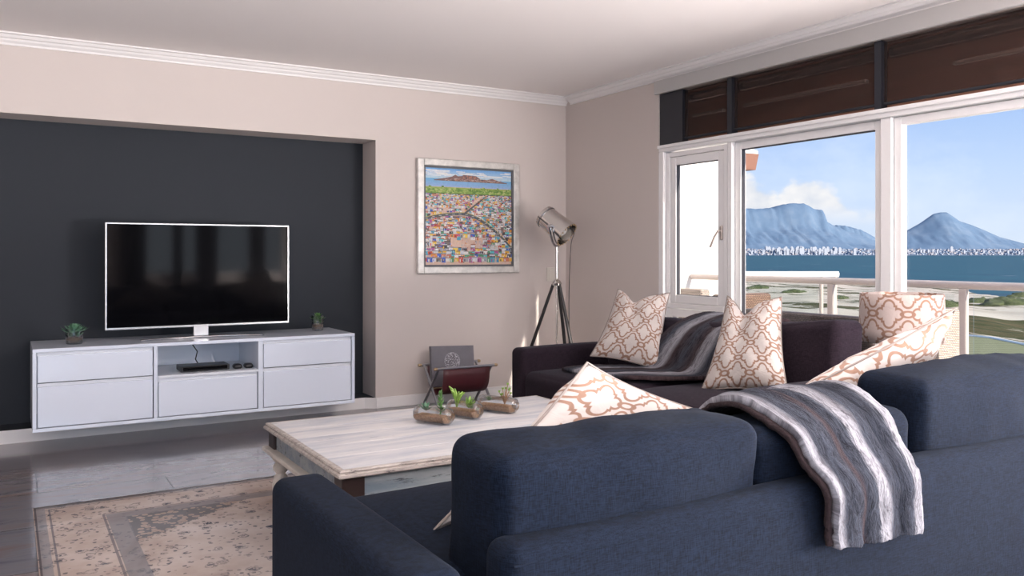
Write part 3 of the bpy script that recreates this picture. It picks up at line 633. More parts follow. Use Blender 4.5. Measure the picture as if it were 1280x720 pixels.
for i in range(0, 40, 3): daub(us[i]+.012, road(us[i]+.012), .03, .005, (.65, .65, .62))
daub(0, 0, 0, 0, (.12, .12, .13), poly=[(.415, .53), (.45, .53), (.70, .77*.9+.03), (.685, .723)])
for k in range(350): daub(rnd.uniform(.02, .98), rnd.uniform(.03, .5), .005, rnd.uniform(.01, .02), rnd.choice(PAL+[(.3, .35, .6)]*3))
s.build('canvas', paint_mat(), th, smooth=False, fix=False, fcol=cols)

# light switch
th = thing('light_switch', 'cream light switch plate on the wall behind the tripod lamp', 'light switch', (4.09, YF-.01, .97))
bevel(bx(4.045, 4.125, YF-.009, YF, .965, 1.085).build('plate', M['plate'], th, smooth=False), .003)
bevel(bx(4.062, 4.108, YF-.014, YF-.008, .985, 1.065).build('rocker', M['plate'], th, smooth=False), .002)

# ================================================================== TRIPOD LAMP
lx, ly = 3.85, 5.72
th = thing('tripod_floor_lamp', 'chrome spotlight floor lamp on a black wooden tripod in the corner', 'floor lamp', (lx, ly, 0))
hub = Vector((lx, ly, .965)); rt = Vector((RX, RY, 0)); fw_ = Vector((FX, FY, 0))
MB().tube([hub+Vector((0,0,-.01)), hub+Vector((0,0,.30))], .011, 12).build('upper_pole', M['chrome'], th)
MB().tube([hub+Vector((0,0,-.55)), hub], .008, 10).build('lower_pole', M['chrome'], th)
s = MB(); s.lathe([(0, -.02), (.038, -.018), (.042, 0), (.03, .02), (.014, .03), (.011, .04)], hub, n=16); s.build('hub', M['chrome'], th)
for dx, dy in ((-.36, .05), (.20, -.22), (.13, .25)):
    e = hub+rt*dx+fw_*dy; e.z = .0; a = hub+(rt*dx+fw_*dy).normalized()*.03; a.z -= .01
    m_ = a.lerp(e, .78); lg = MB().tube([a, m_], [.013, .015], 8).build('leg', M['blackwood'], th)
    MB().tube([m_, e+Vector((0, 0, .006))], [.0085, .007], 8).build('foot_spike', M['chrome'], lg)
hc = hub+Vector((0, 0, .465)); hd_ = (rt*.62+Vector((0, 0, -.56))+fw_*-.35).normalized()   # lamp opening points down right
s = MB(); s.lathe([(.085, -.155), (.092, -.150), (.092, -.138), (.097, -.04), (.112, .105), (.112, .115), (.108, .115), (.100, .05), (.084, -.135)], hc, hd_, n=32)
s.build('lamp_housing', M['chrome'], th)
s = MB(); s.lathe([(0, -.16), (.06, -.158), (.088, -.15)], hc, hd_, n=32); s.lathe([(.094, -.128), (.098, -.128), (.098, -.118), (.094, -.118)], hc, hd_, n=32); s.build('rear_cap', M['chrome_dark'], th)
s = MB(); s.lathe([(0, .0), (.02, .0), (.045, .03), (.05, .06), (.03, .09), (0, .10)], hc, hd_, n=16); s.build('bulb', mat('bulb_glass', (.85, .83, .78), .15), th)
s = MB()
for k in range(20):
    a = 2*math.pi*k/20; u = hd_.orthogonal().normalized(); w_ = hd_.cross(u); p = hc+hd_*.117+(u*math.cos(a)+w_*math.sin(a))*.104; s.lathe([(0, .008), (.006, .005), (.008, 0)], p, hd_, n=8)
s.build('rim_studs', M['brass'], th)
side = hd_.cross(Vector((0, 0, 1))).normalized()
s = MB(); yk = []
for k in range(13): a = math.pi*k/12; yk.append(hc+side*.125*math.cos(a)+Vector((0, 0, -1))*(.165*math.sin(a)))
s.tube(yk, .009, 8); 
for sg in (-1, 1): s.tube([hc+side*.095*sg, hc+side*.14*sg], .014, 12)
s.build('yoke', M['chrome_dark'], th)
cb = [hc-hd_*.03+rt*.10, hc+rt*.14+Vector((0,0,-.05)), hub+rt*.115+Vector((0,0,.30)), hub+rt*.10+Vector((0,0,-.1)), hub+rt*.10+Vector((0,0,-.5)), hub+rt*.08+Vector((0,0,-.93)), Vector((lx+.1, YF-.08, .01))]
cc = []
for i in range(len(cb)-1):
    p0 = cb[max(i-1, 0)]; p1 = cb[i]; p2 = cb[i+1]; p3 = cb[min(i+2, len(cb)-1)]
    for k in range(8):
        t_ = k/8; cc.append(.5*((2*p1)+(p2-p0)*t_+(2*p0-5*p1+4*p2-p3)*t_*t_+(3*p1-p0-3*p2+p3)*t_**3))
for p in cc: p.z = max(.006, p.z)
MB().tube(cc, .0035, 6).build('cable', M['cable'], th)

# ================================================================== MAGAZINE RACK + BOOK
gx0, gx1, gy0, gy1, gz = 2.79, 3.25, 5.73, 6.01, .335
th = thing('magazine_rack', 'maroon leather sling magazine rack with crossed metal legs below the painting', 'magazine rack', (3.02, 5.87, 0))
NS = 16
def sling(u, v):
    a = v; y = gy0+(gy1-gy0)*a; sag = math.sin(math.pi*a)**.55; return (gx0+.035+(gx1-gx0-.06)*u, gy0+(gy1-gy0)*(.5-.5*math.cos(math.pi*a)), gz-.215*math.sin(math.pi*a)**.6)
o = MB().grid(sling, 8, 24).build('sling', M['leather'], th, fix=False); solid(o, .005)
for y in (gy0, gy1):
    MB().tube([(gx0-.02, y, gz), (gx1+.02, y, gz)], .010, 10).build('rod', M['rackmetal'], th)
    for x in (gx0-.03, gx1+.03):
        s = MB(); s.lathe([(0, -.016), (.010, -.014), (.013, 0), (.010, .014), (0, .016)], (x, y, gz), (1, 0, 0), 12); s.build('finial', M['brass'], th)
for x in (gx0, gx1):
    for sg in (0, 1):
        ya, yb = (gy0, gy1) if sg else (gy1, gy0)
        MB().tube([(x+.006*(1-2*sg), ya, gz), (x+.006*(1-2*sg), yb, .010)], .0105, 8).build('leg', M['rackmetal'], th)
MB().tube([(gx0, (gy0+gy1)/2, gz/2), (gx1, (gy0+gy1)/2, gz/2)], .006, 8).build('cross_bar', M['brass'], th)
th = thing('book', 'large grey book with a round white emblem leaning in the magazine rack', 'book', (3.0, 5.9, .16))
mt = Matrix.Translation((2.99, 5.93, .165)) @ Matrix.Rotation(R(2), 4, 'Y') @ Matrix.Rotation(R(-9), 4, 'X')
o = MB().box(-.165, .215, 0, .004, 0, .315).box(-.165, .215, .024, .028, 0, .315).box(-.165, -.161, 0, .028, 0, .315).xf(mt).build('cover', M['bookcover'], th, smooth=False)
MB().box(-.160, .208, .004, .024, .004, .310).xf(mt).build('pages', M['paper'], th, smooth=False)
s = MB(); rnd = random.Random(5)
for k in range(150):
    a = rnd.uniform(0, 6.283); r_ = .062*math.sqrt(rnd.random()); cx_, cz_ = r_*math.cos(a)+.02, .195+r_*math.sin(a); w_ = rnd.uniform(.003, .008); s.box(cx_-w_/2, cx_+w_/2, -.001, 0, cz_-.0015, cz_+.0015)
for k in range(40):
    a = 2*math.pi*k/40; s.box(.02+.066*math.cos(a)-.003, .02+.066*math.cos(a)+.003, -.001, 0, .195+.066*math.sin(a)-.002, .195+.066*math.sin(a)+.002)
s.xf(mt).build('emblem', mat('white_print', (.72, .72, .74), .6), th, smooth=False)

# ================================================================== COFFEE TABLE
qx0, qx1, qy0, qy1, qz = .985, 2.42, 2.805, 3.79, .45
th = thing('coffee_table', 'low whitewashed wooden coffee table with turned legs and dark corner blocks', 'table', (1.7, 3.3, .015))
s = MB()
nb = 5
for k in range(nb):
    y0_ = qy0+.02+(qy1-qy0-.04)*k/nb; y1_ = qy0+.02+(qy1-qy0-.04)*(k+1)/nb; s.box(qx0+.02, qx1-.02, y0_+.0008, y1_-.0008, qz-.022, qz)
bevel(s.build('tabletop', M['tabletop'], th, smooth=False), .0015, 1)
s = MB(); prof = [(.022, -.001), (.004, -.001), (.0, -.006), (.002, -.012), (-.006, -.016), (-.006, -.026), (.004, -.032), (.022, -.032)]
ring = []
for (ax_, ay_, sx, sy) in ((qx0, qy0, 1, 1), (qx1, qy0, -1, 1), (qx1, qy1, -1, -1), (qx0, qy1, 1, -1)): ring.append([(ax_+sx*d, ay_+sy*d, qz+z) for d, z in prof])
n = len(prof); s.add([p for rg in ring for p in rg], [(i*n+k, i*n+(k+1) % n, ((i+1) % 4)*n+(k+1) % n, ((i+1) % 4)*n+k) for i in range(4) for k in range(n)])
s.build('edge_moulding', M['edgewood'], th, angle=25)
ins = .012; bw = .085; az0, az1 = .345, qz-.032
for x in (qx0+ins, qx1-ins-bw):
    for y in (qy0+ins, qy1-ins-bw):
        bevel(bx(x, x+bw, y, y+bw, az0, az1).build('corner_block', M['darkblock'], th, smooth=False), .004)
        c_ = (x+bw/2, y+bw/2, .017)
        prof = [(.024, 0), (.028, .01), (.030, .03), (.020, .045), (.024, .07), (.034, .11), (.038, .14), (.030, .17), (.020, .185), (.034, .20), (.034, .215), (.022, .225), (.036, .24), (.042, .255), (.042, .268)]
        MB().lathe([(a_*1.0, b_*(az0-.036)/.268) for a_, b_ in prof], c_, n=20, cap=True).build('leg', M['tleg'], th)
s = MB(); i2 = ins+.012
s.box(qx0+ins+bw, qx1-ins-bw, qy0+i2, qy0+i2+.02, az0, az1); s.box(qx0+ins+bw, qx1-ins-bw, qy1-i2-.02, qy1-i2, az0, az1)
s.box(qx0+i2, qx0+i2+.02, qy0+ins+bw, qy1-ins-bw, az0, az1); s.box(qx1-i2-.02, qx1-i2, qy0+ins+bw, qy1-ins-bw, az0, az1)
s.build('apron', M['apron'], th, smooth=False)
s = MB(); e0 = -.012
for (a, b, c, d) in ((qx0+e0, qx1-e0, qy0+e0, qy0+.05), (qx0+e0, qx1-e0, qy1-.05, qy1-e0), (qx0+e0, qx0+.05, qy0+.05, qy1-.05), (qx1-.05, qx1-e0, qy0+.05, qy1-.05)): s.box(a, b, c, d, az0-.020, az0)
bevel(s.build('lower_moulding', M['tleg'], th, smooth=False), .006)

# glass tube terrariums
def terrarium(p0, p1, label, kinds):
    p0 = Vector((p0[0], p0[1], qz)); p1 = Vector((p1[0], p1[1], qz)); d = (p1-p0); L = d.length; d.normalize(); r = .037; c = p0+Vector((0, 0, r+.004)); sd = d.cross(Vector((0, 0, 1)))
    th = thing('terrarium', label, 'terrarium', (p0+p1)/2, 'bottle terrariums on the coffee table')
    s = MB(); s.lathe([(.0, 0), (r*.6, .0), (r*.92, .008), (r, .02), (r, L-.03), (r*.9, L-.012), (r*.6, L-.004), (r*.55, L), (r*.45, L+.002), (r*.42, L-.02), (0, L-.024)], c, d, n=28); s.build('glass_bottle', M['jar'], th)
    s = MB(); K = 14; vs = []; m_ = 10
    for i in range(K+1):
        q = c+d*(.012+(L-.04)*i/K); rr = r*.93
        for k in range(m_+1):
            a = math.pi+R(8)+(math.pi-R(16))*k/m_; vs.append(q+sd*math.cos(a)*rr+Vector((0, 0, math.sin(a)*rr)))
        for k in range(1, 5):
            f = 1-2*k/5; vs.append(q+sd*f*rr*.95+Vector((0, 0, -r*.05+.004*mn.noise(q*60+Vector((k, 0, 0))))))
    M_ = m_+5; fs = [(i*M_+k, i*M_+(k+1) % M_, (i+1)*M_+(k+1) % M_, (i+1)*M_+k) for i in range(K) for k in range(M_)]+[tuple(range(M_)), tuple(K*M_+k for k in range(M_))]
    s.add(vs, fs); s.build('gravel', M['sand_fill'], th)
    for q in (.25, .75): MB().lathe([(.004, -.006), (.005, 0), (.004, .006)], c+d*L*q+Vector((0, 0, -r)), (0, 0, 1), 10, cap=True).build('glass_foot', M['jar'], th)
    for f, kind in kinds:
        b_ = c+d*L*f+Vector((0, 0, .004)); s = MB(); rnd = random.Random(int(f*100)+len(label)); m1 = M['leaf']
        if kind == 'rosette': rosette(s, b_+Vector((0, 0, .012)), .045, (4, 6, 7), W=.3); m1 = M['leaf_blue']
        elif kind == 'small': rosette(s, b_+Vector((0, 0, .01)), .026, (4, 5, 6)); m1 = M['leaf']
        elif kind == 'tower':
            s.tube([b_, b_+Vector((.004, 0, .05)), b_+Vector((0, 0, .095))], [.004, .003, .002], 6)
            for k in range(22):
                h_ = .01+.085*k/21; a = k*2.4; e = R(15+35*k/21); L_ = .034*(1-.5*k/21); leafblade(s, b_+Vector((0, 0, h_)), (math.cos(a)*math.cos(e), math.sin(a)*math.cos(e), math.sin(e)), (0, 0, 1), L_, .013, .5)
        elif kind == 'fingers':
            for k in range(6):
                a = k*1.05+.3; dirn = Vector((math.cos(a), math.sin(a), 0)); hh = rnd.uniform(.055, .095); pts = [b_, b_+dirn*.010+Vector((0, 0, hh*.5)), b_+dirn*.022+Vector((0, 0, hh*.85)), b_+dirn*.038+Vector((0, 0, hh))]
                s.tube(pts, [.0045, .0055, .006, .003], 7)
                for j in range(9):
                    q = pts[0].lerp(pts[3], j/9)+Vector((0, 0, .004)); leafblade(s, q, (math.cos(j*2), math.sin(j*2), .6), (0, 0, 1), .010, .006, .4)
            m1 = M['leaf_lime']
        elif kind == 'bush':
            for k in range(26):
                a = rnd.uniform(0, 6.28); e = R(rnd.uniform(5, 70)); leafblade(s, b_+Vector((rnd.uniform(-.01, .01), rnd.uniform(-.01, .01), rnd.uniform(.0, .03))), (math.cos(a)*math.cos(e), math.sin(a)*math.cos(e), math.sin(e)), (0, 0, 1), rnd.uniform(.02, .042), .014, .4)
            m1 = M['leaf_lime']
        o = s.build('succulent', m1, th) if kind != 'stems' else None
        if kind == 'stems':
            st = MB()
            tips = []
            for k in range(9):
                a = k*.7; hh = rnd.uniform(.035, .085); q = b_+Vector((math.cos(a)*rnd.uniform(.015, .04), math.sin(a)*rnd.uniform(.015, .04), hh)); st.tube([b_, b_.lerp(q, .5)+Vector((0, 0, .008)), q], [.003, .002, .0016], 6); tips.append(q)
            o = st.build('succulent', M['leaf_red'], th)
            for i, q in enumerate(tips): rosette(s, q, .015, (3, 5), W=.5)
            s.build('leaf_tips', M['leaf_lime'], o)
terrarium((1.575, 3.47), (1.665, 3.29), 'nearest glass bottle terrarium, holding a blue-green rosette and an upright leafy stem', [(.28, 'rosette'), (.68, 'tower')])
terrarium((1.765, 3.52), (1.835, 3.34), 'middle glass bottle terrarium, holding finger-like and lime green bushy succulents', [(.25, 'fingers'), (.68, 'bush')])
terrarium((1.945, 3.56), (2.045, 3.37), 'farthest glass bottle terrarium, holding a tiny rosette and thin red-stemmed succulents', [(.27, 'small'), (.68, 'stems')])

# ================================================================== SOFAS
def lean(x0, x1, y0, y1, z0, z1, deg, axis, r=.06, bul=(.0, .03, .03), wr=.006, seed=0, n=26, ws=7):
    s = MB(); s.soft(x0, x1, y0, y1, z0, z1, r, bul, n, wr, ws, seed)
    piv = Vector(((x0+x1)/2, (y0+y1)/2, z0)); return s.xf(Matrix.Translation(piv) @ Matrix.Rotation(R(deg), 4, axis) @ Matrix.Translation(-piv))
AH = .62; SH = .49
# near sofa: back toward the camera
th = thing('sofa', 'dark navy fabric sofa in the foreground, seen from behind its low back', 'sofa', (1.95, 1.8, 0))
ax0, ax1, ay0, ay1 = .585, 3.32, 1.375, 2.21
MB().soft(ax0+.13, ax1-.13, ay0+.02, ay1-.02, .07, .30, .02, n=6).build('base', M['navy'], th)
MB().soft(ax0, ax0+.145, ay0, ay1, .06, AH, .035, (.004, .004, .006), 12).build('arm', M['navy'], th)
MB().soft(ax1-.145, ax1, ay0, ay1, .06, AH, .035, (.004, .004, .006), 12).build('arm', M['navy'], th)
bp_ = MB().soft(ax0+.225, ax1-.15, ay0-.005, ay0+.10, .06, .64, .035, (0, .006, .006), 26, .002, 5).build('back_panel', M['navy'], th)
MB().tube([(ax0+.24, ay0-.004, .606), (ax1-.19, ay0-.004, .606)], .0025, 6).build('seam', M['navy'], bp_)
cw = (ax1-ax0-.30)/3
for k in range(3):
    a = ax0+.15+cw*k; MB().soft(a+.003, a+cw-.003, ay0+.17, ay1+.045, .29, .53, .05, (0, .015, .03), 16, .003, 5, k).build('seat_cushion', M['navy'], th)
lean(.83, 1.56, 1.455, 1.68, .48, .800, 4, 'X', .038, (.010, .026, .016), .012, 1, ws=5).build('back_cushion', M['navy'], th)
lean(1.57, 2.20, 1.47, 1.68, .48, .765, 2, 'X', .042, (.008, .025, .018), .006, 2).build('back_cushion', M['navy'], th)
lean(2.215, 3.12, 1.46, 1.70, .48, .845, 4, 'X', .042, (.008, .028, .018), .012, 3, ws=5).build('back_cushion', M['navy'], th)
for x in (ax0+.1, ax1-.1):
    for y in (ay0+.1, ay1-.1): MB().lathe([(.022, 0), (.028, .08)], (x, y, 0), n=12, cap=True).build('foot', M['blackwood'], th)

# far sofa: back to the window
th = thing('sofa', 'dark charcoal sofa with a warm light cast in its fabric, its back to the window', 'sofa', (3.1, 3.4, 0))
bx0, bx1, by0, by1 = 2.65, 3.56, 2.44, 4.45
MB().soft(bx0+.02, bx1-.02, by0+.13, by1-.13, .07, .32, .02, n=6).build('base', M['plum'], th)
for y0_ in (by0, by1-.15): MB().soft(bx0, bx1, y0_, y0_+.15, .06, AH+.01, .035, (.004, .004, .006), 12).build('arm', M['plum'], th)
MB().soft(bx1-.17, bx1, by0+.15, by1-.15, .06, .66, .035, (.006, 0, .006), 20, .002, 5).build('back_panel', M['plum'], th)
cw = (by1-by0-.30)/2
for k in range(2):
    a = by0+.15+cw*k; MB().soft(bx0-.005, bx1-.16, a+.003, a+cw-.003, .31, SH+.01, .05, (.015, 0, .03), 16, .003, 5, k+5).build('seat_cushion', M['plum'], th)
for k in range(2):
    a = by0+.15+cw*k; q = lean(bx1-.30, bx1-.09, a+.004-.03*(k == 0), a+cw-.004, .49, .825-.01*k, 3, 'Y', .04, (.02, .006, .012), .006, k+8)
    for p in q.v: p.z += max(0, p.z-.5)/.33*max(0, 3.08-p.y)*.14      # the near cushion is plumped up towards its end
    q.build('back_cushion', M['plum'], th)
for x in (bx0+.1, bx1-.1):
    for y in (by0+.1, by1-.1): MB().lathe([(.022, 0), (.028, .08)], (x, y, 0), n=12, cap=True).build('foot', M['blackwood'], th)

# ================================================================== PILLOWS
def pillow(BL, BR, TR, TL, thick, label, chop=0., n=34, size=.5, seed=0, uo=(0, 0), ears=.10):
    BL, BR, TR, TL = map(Vector, (BL, BR, TR, TL)); nrm = ((BR-BL).cross(TL-BL)+(TR-BR).cross(TR-TL)).normalized()
    def base(u, v):
        a, b = 2*u-1, 2*v-1
        uu = .5+.5*a*(1-ears*(1-b*b)); vv = .5+.5*b*(1-ears*(1-a*a))
        if chop: vv -= chop*math.exp(-(abs(u-.38)/.20)**1.4)*v**2.2
        return BL*(1-uu)*(1-vv)+BR*uu*(1-vv)+TR*uu*vv+TL*(1-uu)*vv
    def th_(u, v):
        a, b = abs(2*u-1), abs(2*v-1); w_ = (1-a**2.4)*(1-b**2.4)
        k = max(0, w_)**.55
        if chop: k *= 1-.5*math.exp(-((u-.38)/.12)**2)*v**1.5
        return thick*k
    s = MB(); idx = {}
    for side in (1, -1):
        for j in range(n+1):
            for i in range(n+1):
                if (i in (0, n) or j in (0, n)) and side == -1: idx[(side, i, j)] = idx[(1, i, j)]; continue
                u, v = i/n, j/n; u = .5-.5*math.cos(math.pi*u)*1. if False else u
                p = base(u, v)+nrm*side*th_(u, v)*(1+.0*u)
                if 0 < i < n and 0 < j < n: p += nrm*side*.010*mn.fractal(p*9+Vector((seed*5, 0, 0)), 1, 2, 3)
                idx[(side, i, j)] = len(s.v); s.v.append(p); s.uv[len(s.v)-1] = (u*size+uo[0], v*size+uo[1])
        for j in range(n):
            for i in range(n):
                f = [idx[(side, i, j)], idx[(side, i+1, j)], idx[(side, i+1, j+1)], idx[(side, i, j+1)]]
                s.f.append(tuple(f) if side > 0 else tuple(reversed(f))); s.mi.append(0)
    o = s.build('pillow', M['trellis'], angle=180); tag(o, label, 'pillow', 'trellis patterned pillows on the sofas')
    loop = [base(i/n, 0) for i in range(n)]+[base(1, j/n) for j in range(n)]+[base(1-i/n, 1) for i in range(n)]+[base(0, 1-j/n) for j in range(n)]
    q = MB().tube(loop, .0038, 6, closed=True).build('piping', M['piping'], o)
    return o
# far sofa, left corner
pillow(at(738, 445, 4.98), at(826, 465, 4.76), at(837, 366, 4.92), at(773, 360, 5.12), .095, 'cream trellis pillow in the far left corner of the sofa by the window', .15, seed=1)
# far sofa, right of the throw
pillow(at(876, 489, 4.24), at(986, 494, 3.96), at(977, 371, 4.14), at(910, 368, 4.36), .095, 'cream trellis pillow beside the grey throw on the sofa by the window', .17, seed=2, uo=(.03, .02))
# near sofa, right: leaning back over the tall cushion
pillow((2.50, 2.10, .57), (2.97, 2.02, .575), at(1194, 386, 2.86), at(1000, 489, 2.74), .085, 'cream trellis pillow leaning beside the drum lampshade at the right', 0, seed=3, uo=(.05, .05), ears=.06)
# near sofa, left: tilted behind the first cushion
pillow((.86, 1.79, .555), (1.42, 1.93, .58), (1.83, 1.90, .715), (1.355, 1.865, .905), .085, 'cream trellis pillow tilted on one corner behind the foreground sofa cushion', 0, seed=4, ears=.07)

# ================================================================== THROWS
def spline(pts, t):
    n_ = len(pts)-1; x = min(max(t, 0), 1)*n_; i = min(int(x), n_-1); f = x-i
    P = [Vector(pts[max(0, min(n_, i+k))]) for k in (-1, 0, 1, 2)]
    return .5*((2*P[1])+(P[2]-P[0])*f+(2*P[0]-5*P[1]+4*P[2]-P[3])*f*f+(3*P[1]-P[0]-3*P[2]+P[3])*f**3)
def throw(left, right, name, m, thick, off, parent=None, label=None, nu=46, nv=90, wav=.008, ushift=0, seed=0, cut=(0, 1)):
    def fn(u, v):
        vv = cut[0]+(cut[1]-cut[0])*v
        a = spline(left, vv); b = spline(right, vv); p = a.lerp(b, u+ushift)
        a2 = spline(left, min(1, vv+.01)).lerp(spline(right, min(1, vv+.01)), u+ushift); a1 = spline(left, max(0, vv-.01)).lerp(spline(right, max(0, vv-.01)), u+ushift)
        nn = (b-a).cross(a2-a1).normalized()
        if nn.z < -.2 and False: nn = -nn
        w_ = math.sin(u*17+seed+vv*2)*.5+math.sin(u*31+vv*5+seed)*.3
        p += nn*(off+wav*(w_+.5)*(.4+.6*vv)) 
        p += nn*.007*mn.fractal(Vector((u*9, vv*6, seed)), 1, 2, 3)
        if v in (0, 1) or u in (0, 1): p += Vector((.004, .004, .004))*mn.noise(Vector((u*30, v*40, seed)))
        return p
    s = MB(); s.grid(fn, nu, nv, uvf=lambda u, v: (u, v*2))
    o = s.build(name, m, parent, fix=False, angle=180); solid(o, thick)
    return o
# near throw: over the middle back cushion and down the back of the sofa (rows go from the seat side, over the top, to the hem)
L1 = [(1.66, 1.80, .64), (1.66, 1.77, .71), (1.655, 1.70, .785), (1.645, 1.57, .803), (1.65, 1.44, .760), (1.66, 1.38, .69), (1.675, 1.335, .63), (1.685, 1.335, .56), (1.69, 1.335, .50)]
R1 = [(2.10, 1.80, .62), (2.10, 1.77, .71), (2.09, 1.70, .785), (2.06, 1.57, .803), (2.02, 1.44, .765), (2.00, 1.38, .70), (2.00, 1.335, .63), (2.00, 1.335, .56), (2.01, 1.335, .49)]
o = throw(L1, R1, 'throw_blanket', M['fur'], .022, -.018, nv=110)
tag(o, 'grey and white striped faux fur throw draped over the back of the foreground sofa', 'throw blanket')
throw(L1, R1, 'backing', M['fur_dark'], .012, -.004, o, ushift=-.045, wav=.005, cut=(.1, .985))
# far throw: over the sofa back, down the cushion and spread across the seat
L2 = [(3.60, 3.52, .60), (3.585, 3.54, .74), (3.54, 3.56, .85), (3.42, 3.60, .865), (3.265, 3.66, .80), (3.19, 3.73, .69), (3.14, 3.80, .575), (3.06, 3.92, .555), (2.90, 4.02, .553), (2.76, 4.05, .545)]
R2 = [(3.60, 3.02, .60), (3.585, 3.04, .74), (3.54, 3.05, .85), (3.42, 3.10, .865), (3.265, 3.17, .80), (3.19, 3.19, .69), (3.14, 3.23, .575), (3.08, 3.34, .555), (2.95, 3.46, .553), (2.84, 3.56, .548)]
o = throw(L2, R2, 'throw_blanket', M['fur2'], .02, .008, seed=3, wav=.006)
tag(o, 'brown and grey striped faux fur throw spread over the window sofa seat', 'throw blanket')

# ================================================================== LAMP AND SIDE TABLE IN THE CORNER
kx, ky = 3.93, 2.68
th = thing('side_table', 'small round side table behind the sofas under the drum lampshade', 'side table', (kx, ky, 0))
MB().lathe([(0, .475), (.20, .475), (.205, .485), (.205, .498), (.20, .503), (0, .503)], (kx, ky, 0), n=36).build('tabletop', M['blackwood'], th)
MB().lathe([(.15, 0), (.15, .012), (.03, .02), (.02, .05), (.02, .474)], (kx, ky, 0), n=24, cap=True).build('pedestal', M['blackwood'], th)
th = thing('table_lamp', 'table lamp with a cream drum shade in brown trellis pattern behind the sofas', 'lamp', (kx, ky, .504))
MB().lathe([(.075, 0), (.08, .01), (.03, .03), (.05, .08), (.06, .13), (.035, .19), (.015, .22), (.012, .30)], (kx, ky, .504), n=24, cap=True).build('lamp_base', mat('white_ceramic', (.75, .74, .72), .25), th)
s = MB(); nU = 64
s.grid(lambda u, v: (kx+(.203-.006*v)*math.cos(2*math.pi*u), ky+(.203-.006*v)*math.sin(2*math.pi*u), .755+.245*v), nU, 4, uvf=lambda u, v: (u*1.2, v*.245+.05))
o = s.build('lamp_shade', M['shade'], th, fix=False); solid(o, .003)

# ================================================================== BALCONY
OZ = -.03
struct(bx(XR+.2, 7.0, -2, 7.0, OZ-.2, OZ).build('balcony_floor', M['balcony'], smooth=False))
w = MB(); w.box(XR+.2, 7.12, 7.0, 8.2, OZ-.2, 3.4); struct(w.build('wall_outside', M['white_out'], smooth=False))
struct(bx(XR+.2, XR+.24, 6.0, 7.0, OZ, 3.4).build('wall_outside_return', M['white_out'], smooth=False))
# wall fixture at the edge of the white wing
fx = Vector((7.24, 6.93, 0))
th = thing('outdoor_wall_box', 'terracotta box with white bracket fixed high on the white outer wall', 'box', (7.2, 6.95, 2.15))
s = MB(); s.add([(7.12, 6.80, 2.16), (7.30, 6.80, 2.16), (7.30, 7.02, 2.16), (7.12, 7.02, 2.16), (7.10, 6.78, 2.34), (7.33, 6.78, 2.34), (7.33, 7.04, 2.34), (7.10, 7.04, 2.34)], [(0,3,2,1),(4,5,6,7),(0,1,5,4),(1,2,6,5),(2,3,7,6),(3,0,4,7)]); s.build('box', M['terracotta'], th, smooth=False)
s = MB(); s.soft(7.10, 7.34, 6.80, 7.02, 2.341, 2.385, .01, n=4); s.soft(7.12, 7.20, 6.84, 6.98, 2.385, 2.46, .02, n=4); s.soft(7.24, 7.33, 6.84, 6.98, 2.385, 2.44, .02, n=4); s.build('bracket', M['white_out'], th)
RXp = 6.5
th = thing('balcony_railing', 'beige metal balcony railing with glass panels running past the whole window', 'railing', (RXp, 3.5, OZ))
MB().tube([(RXp, .2, .955), (RXp, 3.89, .955), (RXp, 6.98, .955)], .032, 14).build('top_rail', M['rail'], th)
for y in (1.4, 2.64, 3.89, 5.14, 6.39):
    bevel(bx(RXp-.025, RXp+.025, y-.03, y+.03, OZ, .93).build('post', M['rail'], th, smooth=False), .008)
for a, b in ((.3, 1.32), (1.48, 2.56), (2.72, 3.81), (3.97, 5.06), (5.22, 6.31), (6.47, 6.95)):
    bx(RXp-.005, RXp+.005, a, b, .08, .88).build('glass_panel', M['rail_glass'], th, smooth=False)
# neighbouring balustrade, set diagonally further out
struct(MB().add([(6.6, 6.3, OZ-.2), (8.3, 5.9, OZ-.2), (8.6, 7.6, OZ-.2), (6.6, 8.2, OZ-.2), (6.6, 6.3, OZ), (8.3, 5.9, OZ), (8.6, 7.6, OZ), (6.6, 8.2, OZ)], [(0,3,2,1),(4,5,6,7),(0,1,5,4),(1,2,6,5),(2,3,7,6),(3,0,4,7)]) or bx(7.0, 8.35, 5.95, 8.2, OZ-.2, OZ).build('terrace_floor', M['balcony'], smooth=False))
pa, pb = Vector((8.02, 6.25, .975)), Vector((7.0, 6.86, .975))
th = thing('terrace_railing', 'short white-capped railing beyond the balcony, left of the white post', 'railing', ((pa.x+pb.x)/2, (pa.y+pb.y)/2, OZ))
MB().tube([pa, pb], .035, 12).build('top_rail', M['frame'], th)
for f in (.03, .16, .9): p = pa.lerp(pb, f); MB().tube([(p.x, p.y, OZ), (p.x, p.y, .95)], .022, 10).build('post', M['rail'], th)
a_, b_ = pa.lerp(pb, .2), pa.lerp(pb, .86)
s = MB(); s.add([(a_.x, a_.y, .08), (b_.x, b_.y, .08), (b_.x, b_.y, .88), (a_.x, a_.y, .88)], [(0, 1, 2, 3)]); solid(s.build('glass_panel', M['rail_glass'], th, smooth=False, fix=False), .01)

